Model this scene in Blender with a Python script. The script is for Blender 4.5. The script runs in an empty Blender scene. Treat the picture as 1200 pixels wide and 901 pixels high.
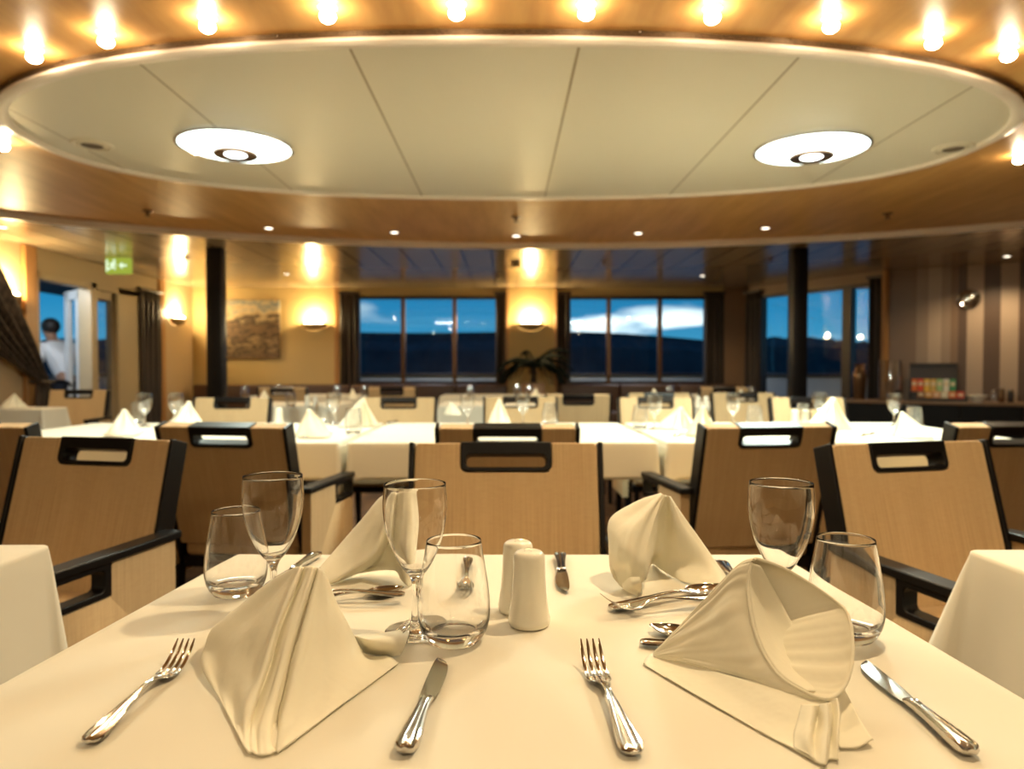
import bpy, bmesh, math, random
from mathutils import Vector, Matrix, noise
random.seed(7)
R = math.radians
PI = math.pi
sc = bpy.context.scene
C = sc.collection

# ------------------------------------------------------------------ camera
CAM = Vector((0, 0, 1.07)); YAW = R(0.483); PIT = R(1.345); FPX = 830.0
fwd = Vector((math.sin(YAW)*math.cos(PIT), math.cos(YAW)*math.cos(PIT), -math.sin(PIT)))
rgt = Vector((math.cos(YAW), -math.sin(YAW), 0)); upv = rgt.cross(fwd)
cd = bpy.data.cameras.new('camera'); cam = bpy.data.objects.new('camera', cd); C.objects.link(cam)
cam.location = CAM; cam.rotation_euler = (PI/2-PIT, 0, -YAW)
cd.sensor_fit = 'HORIZONTAL'; cd.sensor_width = 36; cd.lens = FPX/1200*36
cd.clip_start = 0.05; cd.clip_end = 2000
cd.dof.use_dof = True; cd.dof.focus_distance = 0.82; cd.dof.aperture_fstop = 4.6
sc.camera = cam
def ray(px, py):
    return fwd*FPX + rgt*(px-600) - upv*(py-450.5)
def at(px, py, z):
    d = ray(px, py); return CAM + d*((z-CAM.z)/d.z)
def aty(px, py, Y):
    d = ray(px, py); return CAM + d*(Y/d.y)

sc.view_settings.view_transform = 'Standard'; sc.view_settings.look = 'None'
sc.view_settings.gamma = 1; sc.view_settings.use_curve_mapping = False
sc.view_settings.exposure = 1.05
try:
    cy = sc.cycles
    cy.use_denoising = True; cy.max_bounces = 14; cy.transmission_bounces = 14; cy.transparent_max_bounces = 24
    cy.glossy_bounces = 5; cy.diffuse_bounces = 4; cy.sample_clamp_indirect = 6; cy.blur_glossy = 0.6
    cy.caustics_reflective = False
except Exception: pass

# ------------------------------------------------------------------ materials
def mat(name, col=(0.8,0.8,0.8), rough=0.5, metal=0.0, **k):
    m = bpy.data.materials.new(name); m.use_nodes = True
    b = m.node_tree.nodes['Principled BSDF']
    b.inputs['Base Color'].default_value = (*col, 1); b.inputs['Roughness'].default_value = rough
    b.inputs['Metallic'].default_value = metal
    for kk, v in k.items(): b.inputs[kk].default_value = v
    return m
class N:
    def __init__(s, m): s.m = m; s.t = m.node_tree; s.b = s.t.nodes['Principled BSDF']
    def n(s, typ, **k):
        n = s.t.nodes.new(typ)
        for a, v in k.items():
            if hasattr(n, a) and a not in ('Scale',): setattr(n, a, v)
        return n
    def l(s, a, b): s.t.links.new(a, b)
    def coords(s, scale=(1,1,1), kind='Object'):
        tc = s.n('ShaderNodeTexCoord'); mp = s.n('ShaderNodeMapping'); mp.inputs['Scale'].default_value = scale
        s.l(tc.outputs[kind], mp.inputs['Vector']); return mp.outputs['Vector']
    def noise(s, vec, scale, detail=4, rough=.5):
        n = s.n('ShaderNodeTexNoise'); n.inputs['Scale'].default_value = scale; n.inputs['Detail'].default_value = detail
        n.inputs['Roughness'].default_value = rough; s.l(vec, n.inputs['Vector']); return n.outputs['Fac']
    def ramp(s, fac, stops, interp='LINEAR'):
        r = s.n('ShaderNodeValToRGB'); r.color_ramp.interpolation = interp; e = r.color_ramp.elements
        while len(e) < len(stops): e.new(0.5)
        for i, (p, c) in enumerate(stops): e[i].position = p; e[i].color = (*c, 1)
        s.l(fac, r.inputs['Fac']); return r.outputs['Color']
    def bump(s, h, strength=.2, dist=.002):
        b = s.n('ShaderNodeBump'); b.inputs['Strength'].default_value = strength; b.inputs['Distance'].default_value = dist
        s.l(h, b.inputs['Height']); s.l(b.outputs['Normal'], s.b.inputs['Normal'])
    def col(s, c): s.l(c, s.b.inputs['Base Color'])
    def math(s, op, a, b=None):
        n = s.n('ShaderNodeMath'); n.operation = op
        for i, v in enumerate((a, b)):
            if v is None: continue
            if isinstance(v, (int, float)): n.inputs[i].default_value = v
            else: s.l(v, n.inputs[i])
        return n.outputs[0]

M = {}
def wood(name, c0, c1, scale, rough, nscale=1.0):
    m = mat(name, c1, rough); n = N(m); v = n.coords(scale)
    f = n.noise(v, 4*nscale, 6, .6); n.col(n.ramp(f, [(.3, c0), (.7, c1)])); return m
M['ceil_wood'] = wood('honey_veneer', (.50,.245,.07), (.68,.38,.125), (2.2,.3,1), .42)
M['ceil_wood'].node_tree.nodes['Principled BSDF'].inputs['Specular IOR Level'].default_value = .32
m = mat('cream_raft_panel', (.74,.66,.52), .33); n = N(m)   # seams between the raft's panels
v = n.coords(); sx = n.n('ShaderNodeSeparateXYZ'); n.l(v, sx.inputs[0])
fr = n.math('FRACT', n.math('DIVIDE', n.math('ADD', sx.outputs[0], 10.0+0.385), 0.85)); 
sm = n.math('LESS_THAN', n.math('ABSOLUTE', n.math('SUBTRACT', fr, .5)), .006)
n.col(n.ramp(sm, [(0,(.74,.66,.52)),(1,(.34,.24,.13))])); M['raft'] = m
m = mat('perforated_bronze', (.3,.2,.12), .35, .6); n = N(m); v = n.coords()
vo = n.n('ShaderNodeTexVoronoi'); vo.inputs['Scale'].default_value = 160; n.l(v, vo.inputs['Vector'])
n.col(n.ramp(vo.outputs['Distance'], [(.25,(.02,.013,.008)),(.4,(.17,.11,.06))])); M['perf'] = m
M['lip'] = mat('pale_satin_lip', (.86,.74,.62), .3)
# low ceiling: long glossy metal panels with dark joints
m = mat('lacquered_ceiling_panel', (.34,.25,.15), .2, .3); n = N(m); v = n.coords(); sx = n.n('ShaderNodeSeparateXYZ'); n.l(v, sx.inputs[0])
fr = n.math('FRACT', n.math('DIVIDE', n.math('ADD', sx.outputs[0], 20.1), 0.3))
sm = n.math('LESS_THAN', n.math('ABSOLUTE', n.math('SUBTRACT', fr, .5)), .035)
n.col(n.ramp(sm, [(0,(.50,.38,.24)),(1,(.05,.035,.02))])); M['low_ceil'] = m
def wallmat(name, c, rough=.6):
    m = mat(name, c, rough); n = N(m); f = n.noise(n.coords(), 40, 3); n.bump(f, .08, .002)
    f2 = n.noise(n.coords((1,1,.2)), 1.5, 2); n.col(n.ramp(f2, [(.3, tuple(x*.93 for x in c)), (.7, c)])); return m
M['wall'] = wallmat('ochre_wall', (.60,.44,.19))
M['wall_pale'] = wallmat('cream_wall', (.62,.46,.27))
M['wall_brown'] = wallmat('brown_panel', (.26,.155,.085), .45)
m = mat('striped_wallpaper', (.4,.3,.2), .42); n = N(m); v = n.coords(); sx = n.n('ShaderNodeSeparateXYZ'); n.l(v, sx.inputs[0])
f = n.math('DIVIDE', sx.outputs[0], 2.4)
br = (.25,.155,.095); pa = (.50,.37,.27); dk = (.125,.075,.05); md=(.36,.255,.18)
n.col(n.ramp(f, [(0,br),(.13,md),(.18,pa),(.235,md),(.275,br),(.305,dk),(.34,pa),(.41,dk),(.475,pa),(.545,dk),(.625,pa),(.70,dk),(.76,pa)], 'CONSTANT')); M['stripe'] = m
M['trim_wood'] = wood('trim_oak', (.36,.17,.055), (.5,.26,.09), (2,2,.3), .35)
M['bronze'] = mat('bronze_frame', (.16,.085,.04), .28, .75)
M['darkframe'] = mat('dark_brown_frame', (.035,.022,.016), .4)
M['beige_frame'] = mat('beige_door_frame', (.52,.42,.26), .4)
M['white_frame'] = mat('white_door_enamel', (.82,.82,.80), .25)
m = mat('carpet', (.09,.045,.025), .95); n = N(m); f = n.noise(n.coords(), 6, 6); n.col(n.ramp(f, [(.35,(.05,.025,.014)),(.6,(.13,.065,.03)),(.75,(.2,.11,.05))])); M['carpet'] = m
# cloth
def cloth_mat(name, c, transl=.0, weave=900, wr_=7, bs=.25):
    m = mat(name, c, .85); n = N(m); v = n.coords()
    w1 = n.n('ShaderNodeTexWave'); w1.inputs['Scale'].default_value = weave/6; n.l(v, w1.inputs['Vector'])
    w2 = n.n('ShaderNodeTexWave'); w2.bands_direction = 'Y'; w2.inputs['Scale'].default_value = weave/6; n.l(v, w2.inputs['Vector'])
    h = n.noise(n.coords((1,1,.35)), wr_, 3)
    n.bump(h, bs, .006)
    n.b.inputs['Sheen Weight'].default_value = .12
    if transl:
        tr = n.n('ShaderNodeBsdfTranslucent'); tr.inputs['Color'].default_value = (*c, 1); mx = n.n('ShaderNodeMixShader'); mx.inputs[0].default_value = transl
        out = n.t.nodes['Material Output']; n.l(n.b.outputs[0], mx.inputs[1]); n.l(tr.outputs[0], mx.inputs[2]); n.l(mx.outputs[0], out.inputs['Surface'])
    return m
M['cloth'] = cloth_mat('cream_tablecloth', (.71,.665,.55))
M['napkin'] = cloth_mat('ivory_napkin', (.87,.82,.66), .10, 900, 22, .5)
# chair fabric: vertical woven threads
def fabric(name, sc_):
    m = mat(name, (.4,.22,.09), .8); n = N(m)
    f = n.noise(n.coords(sc_), 330, 2, .55); g = n.noise(n.coords((.1,.1,1)), 420, 1)
    k = n.noise(n.coords(tuple(.12*x for x in sc_)), 300, 2)
    h = n.math('ADD', n.math('ADD', n.math('MULTIPLY', f, .62), n.math('MULTIPLY', g, .2)), n.math('MULTIPLY', k, .18))
    n.col(n.ramp(h, [(.34,(.44,.30,.15)),(.5,(.51,.355,.185)),(.68,(.58,.41,.22))]))
    n.bump(h, .3, .001); n.b.inputs['Sheen Weight'].default_value = .12; return m
M['fabric'] = fabric('tan_woven_fabric', (1,.012,.012)); M['fabric_side'] = fabric('tan_woven_side_fabric', (.012,1,.012))
M['black'] = mat('black_lacquered_wood', (.006,.005,.005), .38, 0, **{'Specular IOR Level':.22})
M['silver'] = mat('polished_steel', (.60,.585,.56), .11, 1.0)
M['chrome'] = mat('chrome', (.8,.78,.75), .06, 1.0)
M['porcelain'] = mat('ivory_porcelain', (.86,.82,.70), .12, 0, **{'Coat Weight':.4})
M['hole'] = mat('dark_hole', (.02,.02,.02), .8)
M['leather'] = mat('brown_leather', (.085,.04,.022), .45)
m = mat('curtain_weave', (.10,.06,.035), .6); n = N(m); f = n.noise(n.coords((6,6,.15)), 5, 3); n.col(n.ramp(f, [(.35,(.018,.012,.009)),(.65,(.085,.06,.042))])); M['curtain'] = m
# glass: clear dielectric, and a thin single-wall version for window panes and far glassware
def glass(name, ior=1.5, col=(1,1,1)):
    m = mat(name, col, 0.0, 0, IOR=ior); m.node_tree.nodes['Principled BSDF'].inputs['Transmission Weight'].default_value = 1; return m
M['glass'] = glass('clear_glass', 1.47, (1,1,1))
def thin_glass(name, tint=(.96,.97,.96), ior=1.45, boost=1.0, rough=0.0):
    m = bpy.data.materials.new(name); m.use_nodes = True; t = m.node_tree; t.nodes.remove(t.nodes['Principled BSDF'])
    fr = t.nodes.new('ShaderNodeFresnel'); ge = t.nodes.new('ShaderNodeNewGeometry')
    io = t.nodes.new('ShaderNodeMapRange'); io.inputs[3].default_value = ior; io.inputs[4].default_value = 1/ior   # the same reflection from both sides of the sheet
    t.links.new(ge.outputs['Backfacing'], io.inputs[0]); t.links.new(io.outputs[0], fr.inputs['IOR'])
    mu = t.nodes.new('ShaderNodeMath'); mu.operation = 'MULTIPLY'; mu.inputs[1].default_value = boost; mu.use_clamp = True
    tr = t.nodes.new('ShaderNodeBsdfTransparent'); tr.inputs[0].default_value = (*tint, 1)
    gl = t.nodes.new('ShaderNodeBsdfGlossy'); gl.inputs['Roughness'].default_value = rough
    mx = t.nodes.new('ShaderNodeMixShader')
    t.links.new(fr.outputs[0], mu.inputs[0]); t.links.new(mu.outputs[0], mx.inputs[0]); t.links.new(tr.outputs[0], mx.inputs[1]); t.links.new(gl.outputs[0], mx.inputs[2])
    t.links.new(mx.outputs[0], t.nodes['Material Output'].inputs['Surface']); return m
M['thin'] = thin_glass('thin_drinking_glass', (.95,.95,.945), 1.5, 6.0, .10)
M['pane'] = thin_glass('window_pane', (.93,.95,.97), 1.5, 1.4)
def emit(name, col, s):
    m = bpy.data.materials.new(name); m.use_nodes = True; t = m.node_tree; t.nodes.remove(t.nodes['Principled BSDF'])
    e = t.nodes.new('ShaderNodeEmission'); e.inputs[0].default_value = (*col, 1); e.inputs[1].default_value = s
    t.links.new(e.outputs[0], t.nodes['Material Output'].inputs['Surface']); return m
M['bulb'] = emit('warm_bulb', (1,.80,.52), 55)
M['bulb_small'] = emit('warm_small_bulb', (1,.86,.66), 3.0)
M['dish_glow'] = emit('cool_lamp_glass', (.86,1,.93), 3.2)
M['cap_glow'] = emit('cool_lamp_centre', (.9,1,.95), 5)
M['sconce_glow'] = emit('sconce_bulb', (1,.78,.42), 22)
M['sconce'] = mat('tan_plaster_bowl', (.45,.30,.13), .5)

# ------------------------------------------------------------------ mesh helpers
def obj(name, bm, m, parent=None, smooth=True, angle=None):
    bmesh.ops.recalc_face_normals(bm, faces=bm.faces)
    me = bpy.data.meshes.new(name); bm.to_mesh(me); bm.free()
    if smooth:
        for p in me.polygons: p.use_smooth = True
        try: me.set_sharp_from_angle(angle=R(angle if angle else 40))
        except Exception: pass
    for mm in (m if isinstance(m, (list, tuple)) else [m]): me.materials.append(M[mm] if isinstance(mm, str) else mm)
    o = bpy.data.objects.new(name, me); C.objects.link(o)
    if parent: o.parent = parent
    return o
def tag(o, label=None, cat=None, group=None, kind=None):
    if label: o['label'] = label
    if cat: o['category'] = cat
    if group: o['group'] = group
    if kind: o['kind'] = kind
    return o
def thing(name, label, cat, loc=(0,0,0), rz=0, group=None):
    o = bpy.data.objects.new(name, None); C.objects.link(o); o.location = loc; o.rotation_euler = (0,0,rz); o.empty_display_size = .05
    return tag(o, label, cat, group)
def struct(name, bm, m, label, cat, **k):
    return tag(obj(name, bm, m, None, **k), label, cat, None, 'structure')
def dup(o, loc=None, rz=None, label=None, group=None, parent=None, scale=None):
    c = o.copy(); C.objects.link(c)
    if parent is not None: c.parent = parent
    if loc is not None: c.location = loc
    if rz is not None: c.rotation_euler = (0,0,rz)
    if label: c['label'] = label
    if group: c['group'] = group
    if scale: c.scale = scale
    for ch in [x for x in bpy.data.objects if x.parent == o]: dup(ch, parent=c)
    return c
def B(): return bmesh.new()
def box(bm, x0, x1, y0, y1, z0, z1, mtx=None, bev=0, seg=2):
    vs = [bm.verts.new((x, y, z)) for x in (x0, x1) for y in (y0, y1) for z in (z0, z1)]
    fs = [(0,1,3,2),(4,6,7,5),(0,4,5,1),(2,3,7,6),(0,2,6,4),(1,5,7,3)]
    faces = [bm.faces.new([vs[i] for i in f]) for f in fs]
    if bev:
        es = list({e for f in faces for e in f.edges})
        r = bmesh.ops.bevel(bm, geom=es, offset=bev, segments=seg, affect='EDGES', profile=.5)
        vs = list({v for f in r['faces'] for v in f.verts} | {v for v in vs if v.is_valid})
    if mtx is not None:
        for v in vs: v.co = mtx @ v.co
    return vs
def lathe(bm, prof, seg=48, mtx=None, close=False):
    rings = []
    for r, z in prof:
        if r < 1e-6: rings.append([bm.verts.new((0,0,z))])
        else: rings.append([bm.verts.new((r*math.cos(2*PI*i/seg), r*math.sin(2*PI*i/seg), z)) for i in range(seg)])
    pairs = list(zip(rings, rings[1:])) + ([(rings[-1], rings[0])] if close else [])
    for a, b in pairs:
        if len(a) == 1 and len(b) == 1: continue
        for i in range(seg):
            j = (i+1) % seg
            if len(a) == 1: bm.faces.new((a[0], b[j], b[i]))
            elif len(b) == 1: bm.faces.new((a[i], a[j], b[0]))
            else: bm.faces.new((a[i], a[j], b[j], b[i]))
    if mtx is not None:
        for rr in rings:
            for v in rr: v.co = mtx @ v.co
    return bm
def smooth_prof(p, n=6):
    out = []
    for i in range(len(p)-1):
        p0 = p[max(i-1,0)]; p1 = p[i]; p2 = p[i+1]; p3 = p[min(i+2,len(p)-1)]
        for k in range(n):
            t = k/n; out.append(tuple(cr(a,b,c,d,t) for a,b,c,d in zip(p0,p1,p2,p3)))
    out.append(tuple(p[-1])); return out
def cr(a, b, c, d, t):
    return .5*((2*b)+(-a+c)*t+(2*a-5*b+4*c-d)*t*t+(-a+3*b-3*c+d)*t**3)
def resample(pts, n):
    pts = [Vector(p) for p in pts]; s = len(pts)-1; out = []
    for k in range(n):
        u = k/(n-1)*s; i = min(int(u), s-1); t = u-i
        out.append(cr(pts[max(i-1,0)], pts[i], pts[i+1], pts[min(i+2,s)], t))
    return out
def grid_faces(bm, rows, closed=False):
    V = [[bm.verts.new(p) for p in r] for r in rows]
    for a, b in zip(V, V[1:]):
        n = len(a)
        for i in range(n if closed else n-1):
            j = (i+1) % n
            bm.faces.new((a[i], a[j], b[j], b[i]))
    return V
def sheet(bm, cols, nu=28, nv=8, rumple=0, seed=0):
    """cloth patch through 3-D guide curves"""
    cs = [resample(c, nu) for c in cols]
    rows = []
    m = (len(cs)-1)*nv+1
    for k in range(nu):
        rows.append(resample([c[k] for c in cs], m))
    V = grid_faces(bm, rows)
    if rumple:
        bm.normal_update()
        off = [[v.normal.copy()*rumple*(noise.noise(Vector((i*.22, k*.05, seed*3.1)))*1.0+noise.noise(Vector((i*.09, k*.11, seed*7.7+5)))*1.3) for i, v in enumerate(r)] for k, r in enumerate(V)]
        for k, r in enumerate(V):
            f = min(1, k/4)*min(1, (len(V)-1-k)/3+.15)
            for v, o in zip(r, off[k]): v.co += o*f
    return V
def solid(o, th, off=0):
    md = o.modifiers.new('thick', 'SOLIDIFY'); md.thickness = th; md.offset = off; return o
def bevel(o, w, seg=3, ang=35):
    md = o.modifiers.new('bev', 'BEVEL'); md.width = w; md.segments = seg; md.limit_method = 'ANGLE'; md.angle_limit = R(ang); md.harden_normals = False; return o
def tube(bm, pts, rad, seg=8, cap=True):
    pts = [Vector(p) for p in pts]; rings = []
    for i, p in enumerate(pts):
        d = (pts[min(i+1,len(pts)-1)]-pts[max(i-1,0)]).normalized()
        a = d.cross(Vector((0,0,1)));  a = a.normalized() if a.length > 1e-4 else Vector((1,0,0)); b = d.cross(a)
        r = rad[i] if isinstance(rad, (list,tuple)) else rad
        rings.append([p+a*r*math.cos(2*PI*k/seg)+b*r*math.sin(2*PI*k/seg) for k in range(seg)])
    V = grid_faces(bm, rings, True)
    if cap: bm.faces.new(V[0]); bm.faces.new(V[-1])
def extrude_poly(bm, outline, hole, f, t0, t1):
    """outline (and one hole) in a plane, mapped to 3-D by f(u, v, t)"""
    def fill(t):
        vo = [bm.verts.new(f(u, v, t)) for u, v in outline]; vh = [bm.verts.new(f(u, v, t)) for u, v in hole] if hole else []
        es = [bm.edges.new((a, b)) for a, b in zip(vo, vo[1:]+vo[:1])]
        if vh: es += [bm.edges.new((a, b)) for a, b in zip(vh, vh[1:]+vh[:1])]
        bmesh.ops.triangle_fill(bm, use_beauty=True, use_dissolve=False, edges=es)
        return vo, vh
    a, ah = fill(t0); b, bh = fill(t1)
    for p, q in ((a, b), (ah, bh)):
        for i in range(len(p)):
            j = (i+1) % len(p); bm.faces.new((p[i], p[j], q[j], q[i]))
def rrect(u0, u1, v0, v1, r, n=4):
    pts = []
    for cx, cy_, a0 in ((u1-r, v0+r, -PI/2), (u1-r, v1-r, 0), (u0+r, v1-r, PI/2), (u0+r, v0+r, PI)):
        for k in range(n+1):
            a = a0+PI/2*k/n; pts.append((cx+r*math.cos(a), cy_+r*math.sin(a)))
    return pts
def frame2(p, q):
    """local frame with x along p->q (horizontal), z up"""
    d = Vector((q[0]-p[0], q[1]-p[1], 0)); L = d.length; d.normalize(); nrm = Vector((-d.y, d.x, 0))
    return Matrix(((d.x, nrm.x, 0, p[0]), (d.y, nrm.y, 0, p[1]), (0, 0, 1, 0), (0, 0, 0, 1))), L
# ------------------------------------------------------------------ room shell
YB = 10.5; XL = -4.62; ZC = 2.25; ZW = 2.29; ZD = 2.245
bm = B(); box(bm, -9, 9, -4.2, 15, -.1, 0); struct('floor', bm, 'carpet', 'dark brown patterned carpet floor of the dining room', 'floor')
# ceiling with the oval opening
OC = (.35, 3.7); OA, OB = 5.25, 3.25
def ov(a, rx, ry, c=OC, e=2.0):
    ca, sa = math.cos(a), math.sin(a)
    return Vector((c[0]+rx*math.copysign(abs(ca)**(2/e), ca), c[1]+ry*math.copysign(abs(sa)**(2/e), sa), 0))
bm = B(); NS = 192; inner = []; outer = []
X0, X1, Y0, Y1 = -9.0, 9.0, -4.2, 10.62
for i in range(NS):
    a = 2*PI*i/NS; p = ov(a, OA, OB); d = p-Vector((*OC, 0))
    ts = []
    if d.x > 1e-9: ts.append((X1-OC[0])/d.x)
    if d.x < -1e-9: ts.append((X0-OC[0])/d.x)
    if d.y > 1e-9: ts.append((Y1-OC[1])/d.y)
    if d.y < -1e-9: ts.append((Y0-OC[1])/d.y)
    q = Vector((*OC, 0))+d*min(ts)
    inner.append((p.x, p.y, ZC)); outer.append((q.x, q.y, ZC))
mid = [tuple(Vector(a)*.5+Vector(b)*.5) for a, b in zip(inner, outer)]
grid_faces(bm, [inner, mid, outer], True)
for x, y in ((X0, Y0), (X1, Y0), (X1, Y1), (X0, Y1)):   # square off the corners
    near = sorted(range(NS), key=lambda i: (outer[i][0]-x)**2+(outer[i][1]-y)**2)[:2]
    bm.faces.new([bm.verts.new(outer[near[0]]), bm.verts.new(outer[near[1]]), bm.verts.new((x, y, ZC))])
struct('ceiling', bm, 'low_ceil', 'glossy bronze-toned low ceiling of long panels around the oval wooden soffit', 'ceiling', smooth=False)
bm = B(); bm.faces.new([bm.verts.new((*ov(2*PI*i/NS, OA+.05, OB+.05)[:2], ZW)) for i in range(NS)])
r = bmesh.ops.extrude_face_region(bm, geom=bm.faces[:]); [setattr(v.co, 'z', ZW+.02) for v in r['geom'] if isinstance(v, bmesh.types.BMVert)]
struct('ceiling_centre', bm, 'ceil_wood', 'honey wood veneer oval soffit holding the ring of spotlights', 'ceiling', smooth=False)
bm = B()
prof = [(0, ZW+.01), (0, ZC-.012), (.02, ZC-.018), (.045, ZC-.012), (.045, ZC)]
grid_faces(bm, [[(*ov(2*PI*i/NS, OA+d, OB+d)[:2], z) for i in range(NS)] for d, z in prof], True)
struct('trim_1', bm, 'lip', 'pale rounded trim edging the oval wooden soffit', 'trim')

# suspended raft
RC = (0.03, 3.79); RA, RB, RE = 2.53, 1.22, 2.3
raft = thing('suspended_ceiling_raft', 'large cream oval ceiling raft with two round lamps hung under the wooden soffit', 'ceiling raft', (RC[0], RC[1], ZD))
def rr(a, d): return ov(a, RA+d, RB+d, (0, 0), RE)
bm = B(); NR = 200
rows = [[(0.0001*math.cos(2*PI*i/NR), 0.0001*math.sin(2*PI*i/NR), .012) for i in range(NR)]] + [[(*(rr(2*PI*i/NR, -.03)*f)[:2], .012) for i in range(NR)] for f in (.5, 1.0)]
grid_faces(bm, rows, True)
obj('panel', bm, 'raft', raft, smooth=False)
bm = B(); prof = [(-.062, .014), (-.058, .003), (-.045, -.003), (-.018, -.002), (0, .006), (.003, .014), (-.004, .020)]
grid_faces(bm, [[(*rr(2*PI*i/NR, d)[:2], z) for i in range(NR)] for d, z in prof], True)
obj('edge_lip', bm, 'lip', raft)
bm = B(); grid_faces(bm, [[(*rr(2*PI*i/NR, d)[:2], z) for i in range(NR)] for d, z in ((-.008, .02), (-.008, .046), (-.016, .046))], True)
obj('perforated_rim', bm, 'perf', raft)
for i in range(0, NR, 7):
    bm = B(); p = rr(2*PI*(i+.5)/NR, -.004); lathe(bm, [(0, -.006), (.006, -.004), (.008, 0), (.006, .004), (0, .006)], 8, Matrix.Translation((p.x, p.y, .040)))
    obj('rim_stud', bm, 'chrome', raft)

def dish_lamp(px, py, label):
    p = at(px, py, ZD); t = thing('ceiling_lamp', label, 'ceiling lamp', (p.x, p.y, ZD+.012), 0, 'round lamps on the ceiling raft')
    bm = B(); lathe(bm, smooth_prof([(.285, -.010), (.26, -.022), (.2, -.037), (.13, -.048), (.112, -.049)], 4), 64); obj('glass_dish', bm, 'dish_glow', t)
    bm = B(); lathe(bm, [(.285, -.002), (.297, -.004), (.297, -.014), (.283, -.016), (.283, -.002)], 64, close=True); obj('rim', bm, 'chrome', t)
    bm = B(); lathe(bm, [(.112, -.045), (.113, -.058), (.105, -.064), (.058, -.057), (.056, -.045)], 48); obj('centre_ring', bm, 'bronze', t)
    bm = B(); lathe(bm, [(.057, -.055), (.04, -.062), (0, -.066)], 32); obj('bulb', bm, 'cap_glow', t)
    l = bpy.data.lights.new('lamp_light', 'AREA'); l.shape = 'DISK'; l.size = .5; l.energy = 20 if px < 600 else 46; l.color = (.88, 1, .86)
    lo = bpy.data.objects.new('lamp_light', l); C.objects.link(lo); lo.location = (p.x, p.y, ZD-.085)
    return t
dish_lamp(276, 172, 'round glowing ceiling lamp on the raft, above the wall painting')
dish_lamp(951, 175, 'round glowing ceiling lamp on the raft, above the black post beside the angled window')
def vent(px, py, label):
    p = at(px, py, ZD); t = thing('ceiling_vent', label, 'vent', (p.x, p.y, ZD+.012), 0, 'round vents on the ceiling raft')
    bm = B(); lathe(bm, [(0, -.006), (.06, -.006), (.062, -.012), (.07, -.012), (.072, -.004), (.08, -.004), (.083, -.011), (.1, -.008), (.103, 0)], 48); obj('cover', bm, 'raft', t)
    bm = B(); lathe(bm, [(0, -.009), (.05, -.009), (.053, -.006)], 32); obj('grille', bm, 'perf', t)
vent(108, 172, 'round vent in the cream raft on the door side'); vent(1117, 176, 'round vent in the cream raft on the striped wall side')

# spotlights
spot_n = [0]
def spot(p, z, power, bright=True, label='', grp='', cone=150, size=.028, col=(1,.755,.44)):
    t = thing('ceiling_spotlight', label, 'spotlight', (p.x, p.y, z), 0, grp)
    r = .05 if bright else .045
    q_ = .62 if bright else 1
    bm = B(); lathe(bm, [(r*.72*q_, -.001), (r*.76*q_, -.006), (r*q_, -.004), (r*1.04*q_, 0)], 28); obj('trim_ring', bm, 'lip' if bright else 'chrome', t)
    bm = B()
    if bright: lathe(bm, smooth_prof([(.012, -.002), (.015, -.010), (.022, -.022), (.026, -.033), (.022, -.044), (.011, -.051), (0, -.053)], 3), 24)
    else: lathe(bm, [(r*.74, -.004), (0, -.005)], 24)
    obj('bulb', bm, 'bulb' if bright else 'bulb_small', t)
    if power:
        l = bpy.data.lights.new('spot_light', 'SPOT'); l.energy = power; l.color = col; l.spot_size = R(cone); l.spot_blend = .6; l.shadow_soft_size = size
        lo = bpy.data.objects.new('spot_light', l); C.objects.link(lo); lo.location = (p.x, p.y, z-.09)
SP = 7.5
ring = [(40,57),(124,38),(243,20),(384,8),(535,4),(687,4),(835,9),(974,20),(1094,40),(1182,55)]
names = ['furthest to the left', 'second from the left', 'third from the left', 'fourth from the left', 'fifth from the left', 'fifth from the right', 'fourth from the right', 'third from the right', 'second from the right', 'furthest to the right']
for i_, ((x, y), nm) in enumerate(zip(ring, names)):
    spot(at(x, y, ZW), ZW, SP*(.55+.09*i_), True, 'bright bulb in the row of ten along the photo top, ' + nm, 'bright spotlights around the near side of the raft')
spot(at(4, 165, ZW), ZW, SP, True, 'bright bulb beside the end of the raft on the door side', 'bright spotlights around the near side of the raft')
spot(at(1194, 181, ZW), ZW, SP, True, 'bright bulb beside the end of the raft on the striped wall side', 'bright spotlights around the near side of the raft')
for (x, y), nm in zip([(3,266),(315,267),(462,272),(605,276),(748,273),(897,267)], ['above the tied back curtain', 'above the wall painting', 'above the first window', 'above the potted palm', 'above the window of bright clouds', 'beside the black post by the angled window']):
    spot(at(x, y, ZW if y != 266 else ZC), ZW if y != 266 else ZC, 16, False, 'small dim downlight beyond the raft ' + nm, 'small downlights beyond the raft')
for (x, y), nm in zip([(336,321),(823,323),(1180,300),(372,293),(622,292)][:3], ['near the painting', 'near the cloudy window', 'near the round wall light']):
    spot(at(x, y, ZC), ZC, 18, False, 'tiny downlight in the glossy low ceiling ' + nm, 'tiny downlights in the low ceiling')
for x, y, pw, z in ((.62, 1.15, 32, ZW), (-1.5, 1.0, 6, ZW), (2.3, 1.1, 9, ZW)):
    spot(Vector((x, y, 0)), z, pw, True, 'bright spotlight in the wooden soffit above the nearest tables, out of frame', 'spotlights above the nearest tables', 108, .02)
for (x, y) in ((-1.7, -.5), (.1, -.7), (1.9, -.5), (-2.4, -2.4), (0, -2.6), (2.4, -2.4)):  # unseen spots added behind the camera as fill for the room and table
    spot(Vector((x, y, 0)), ZC, 15, True, 'added fill spotlight in the low ceiling behind the camera', 'added fill spotlights behind the camera')
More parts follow.
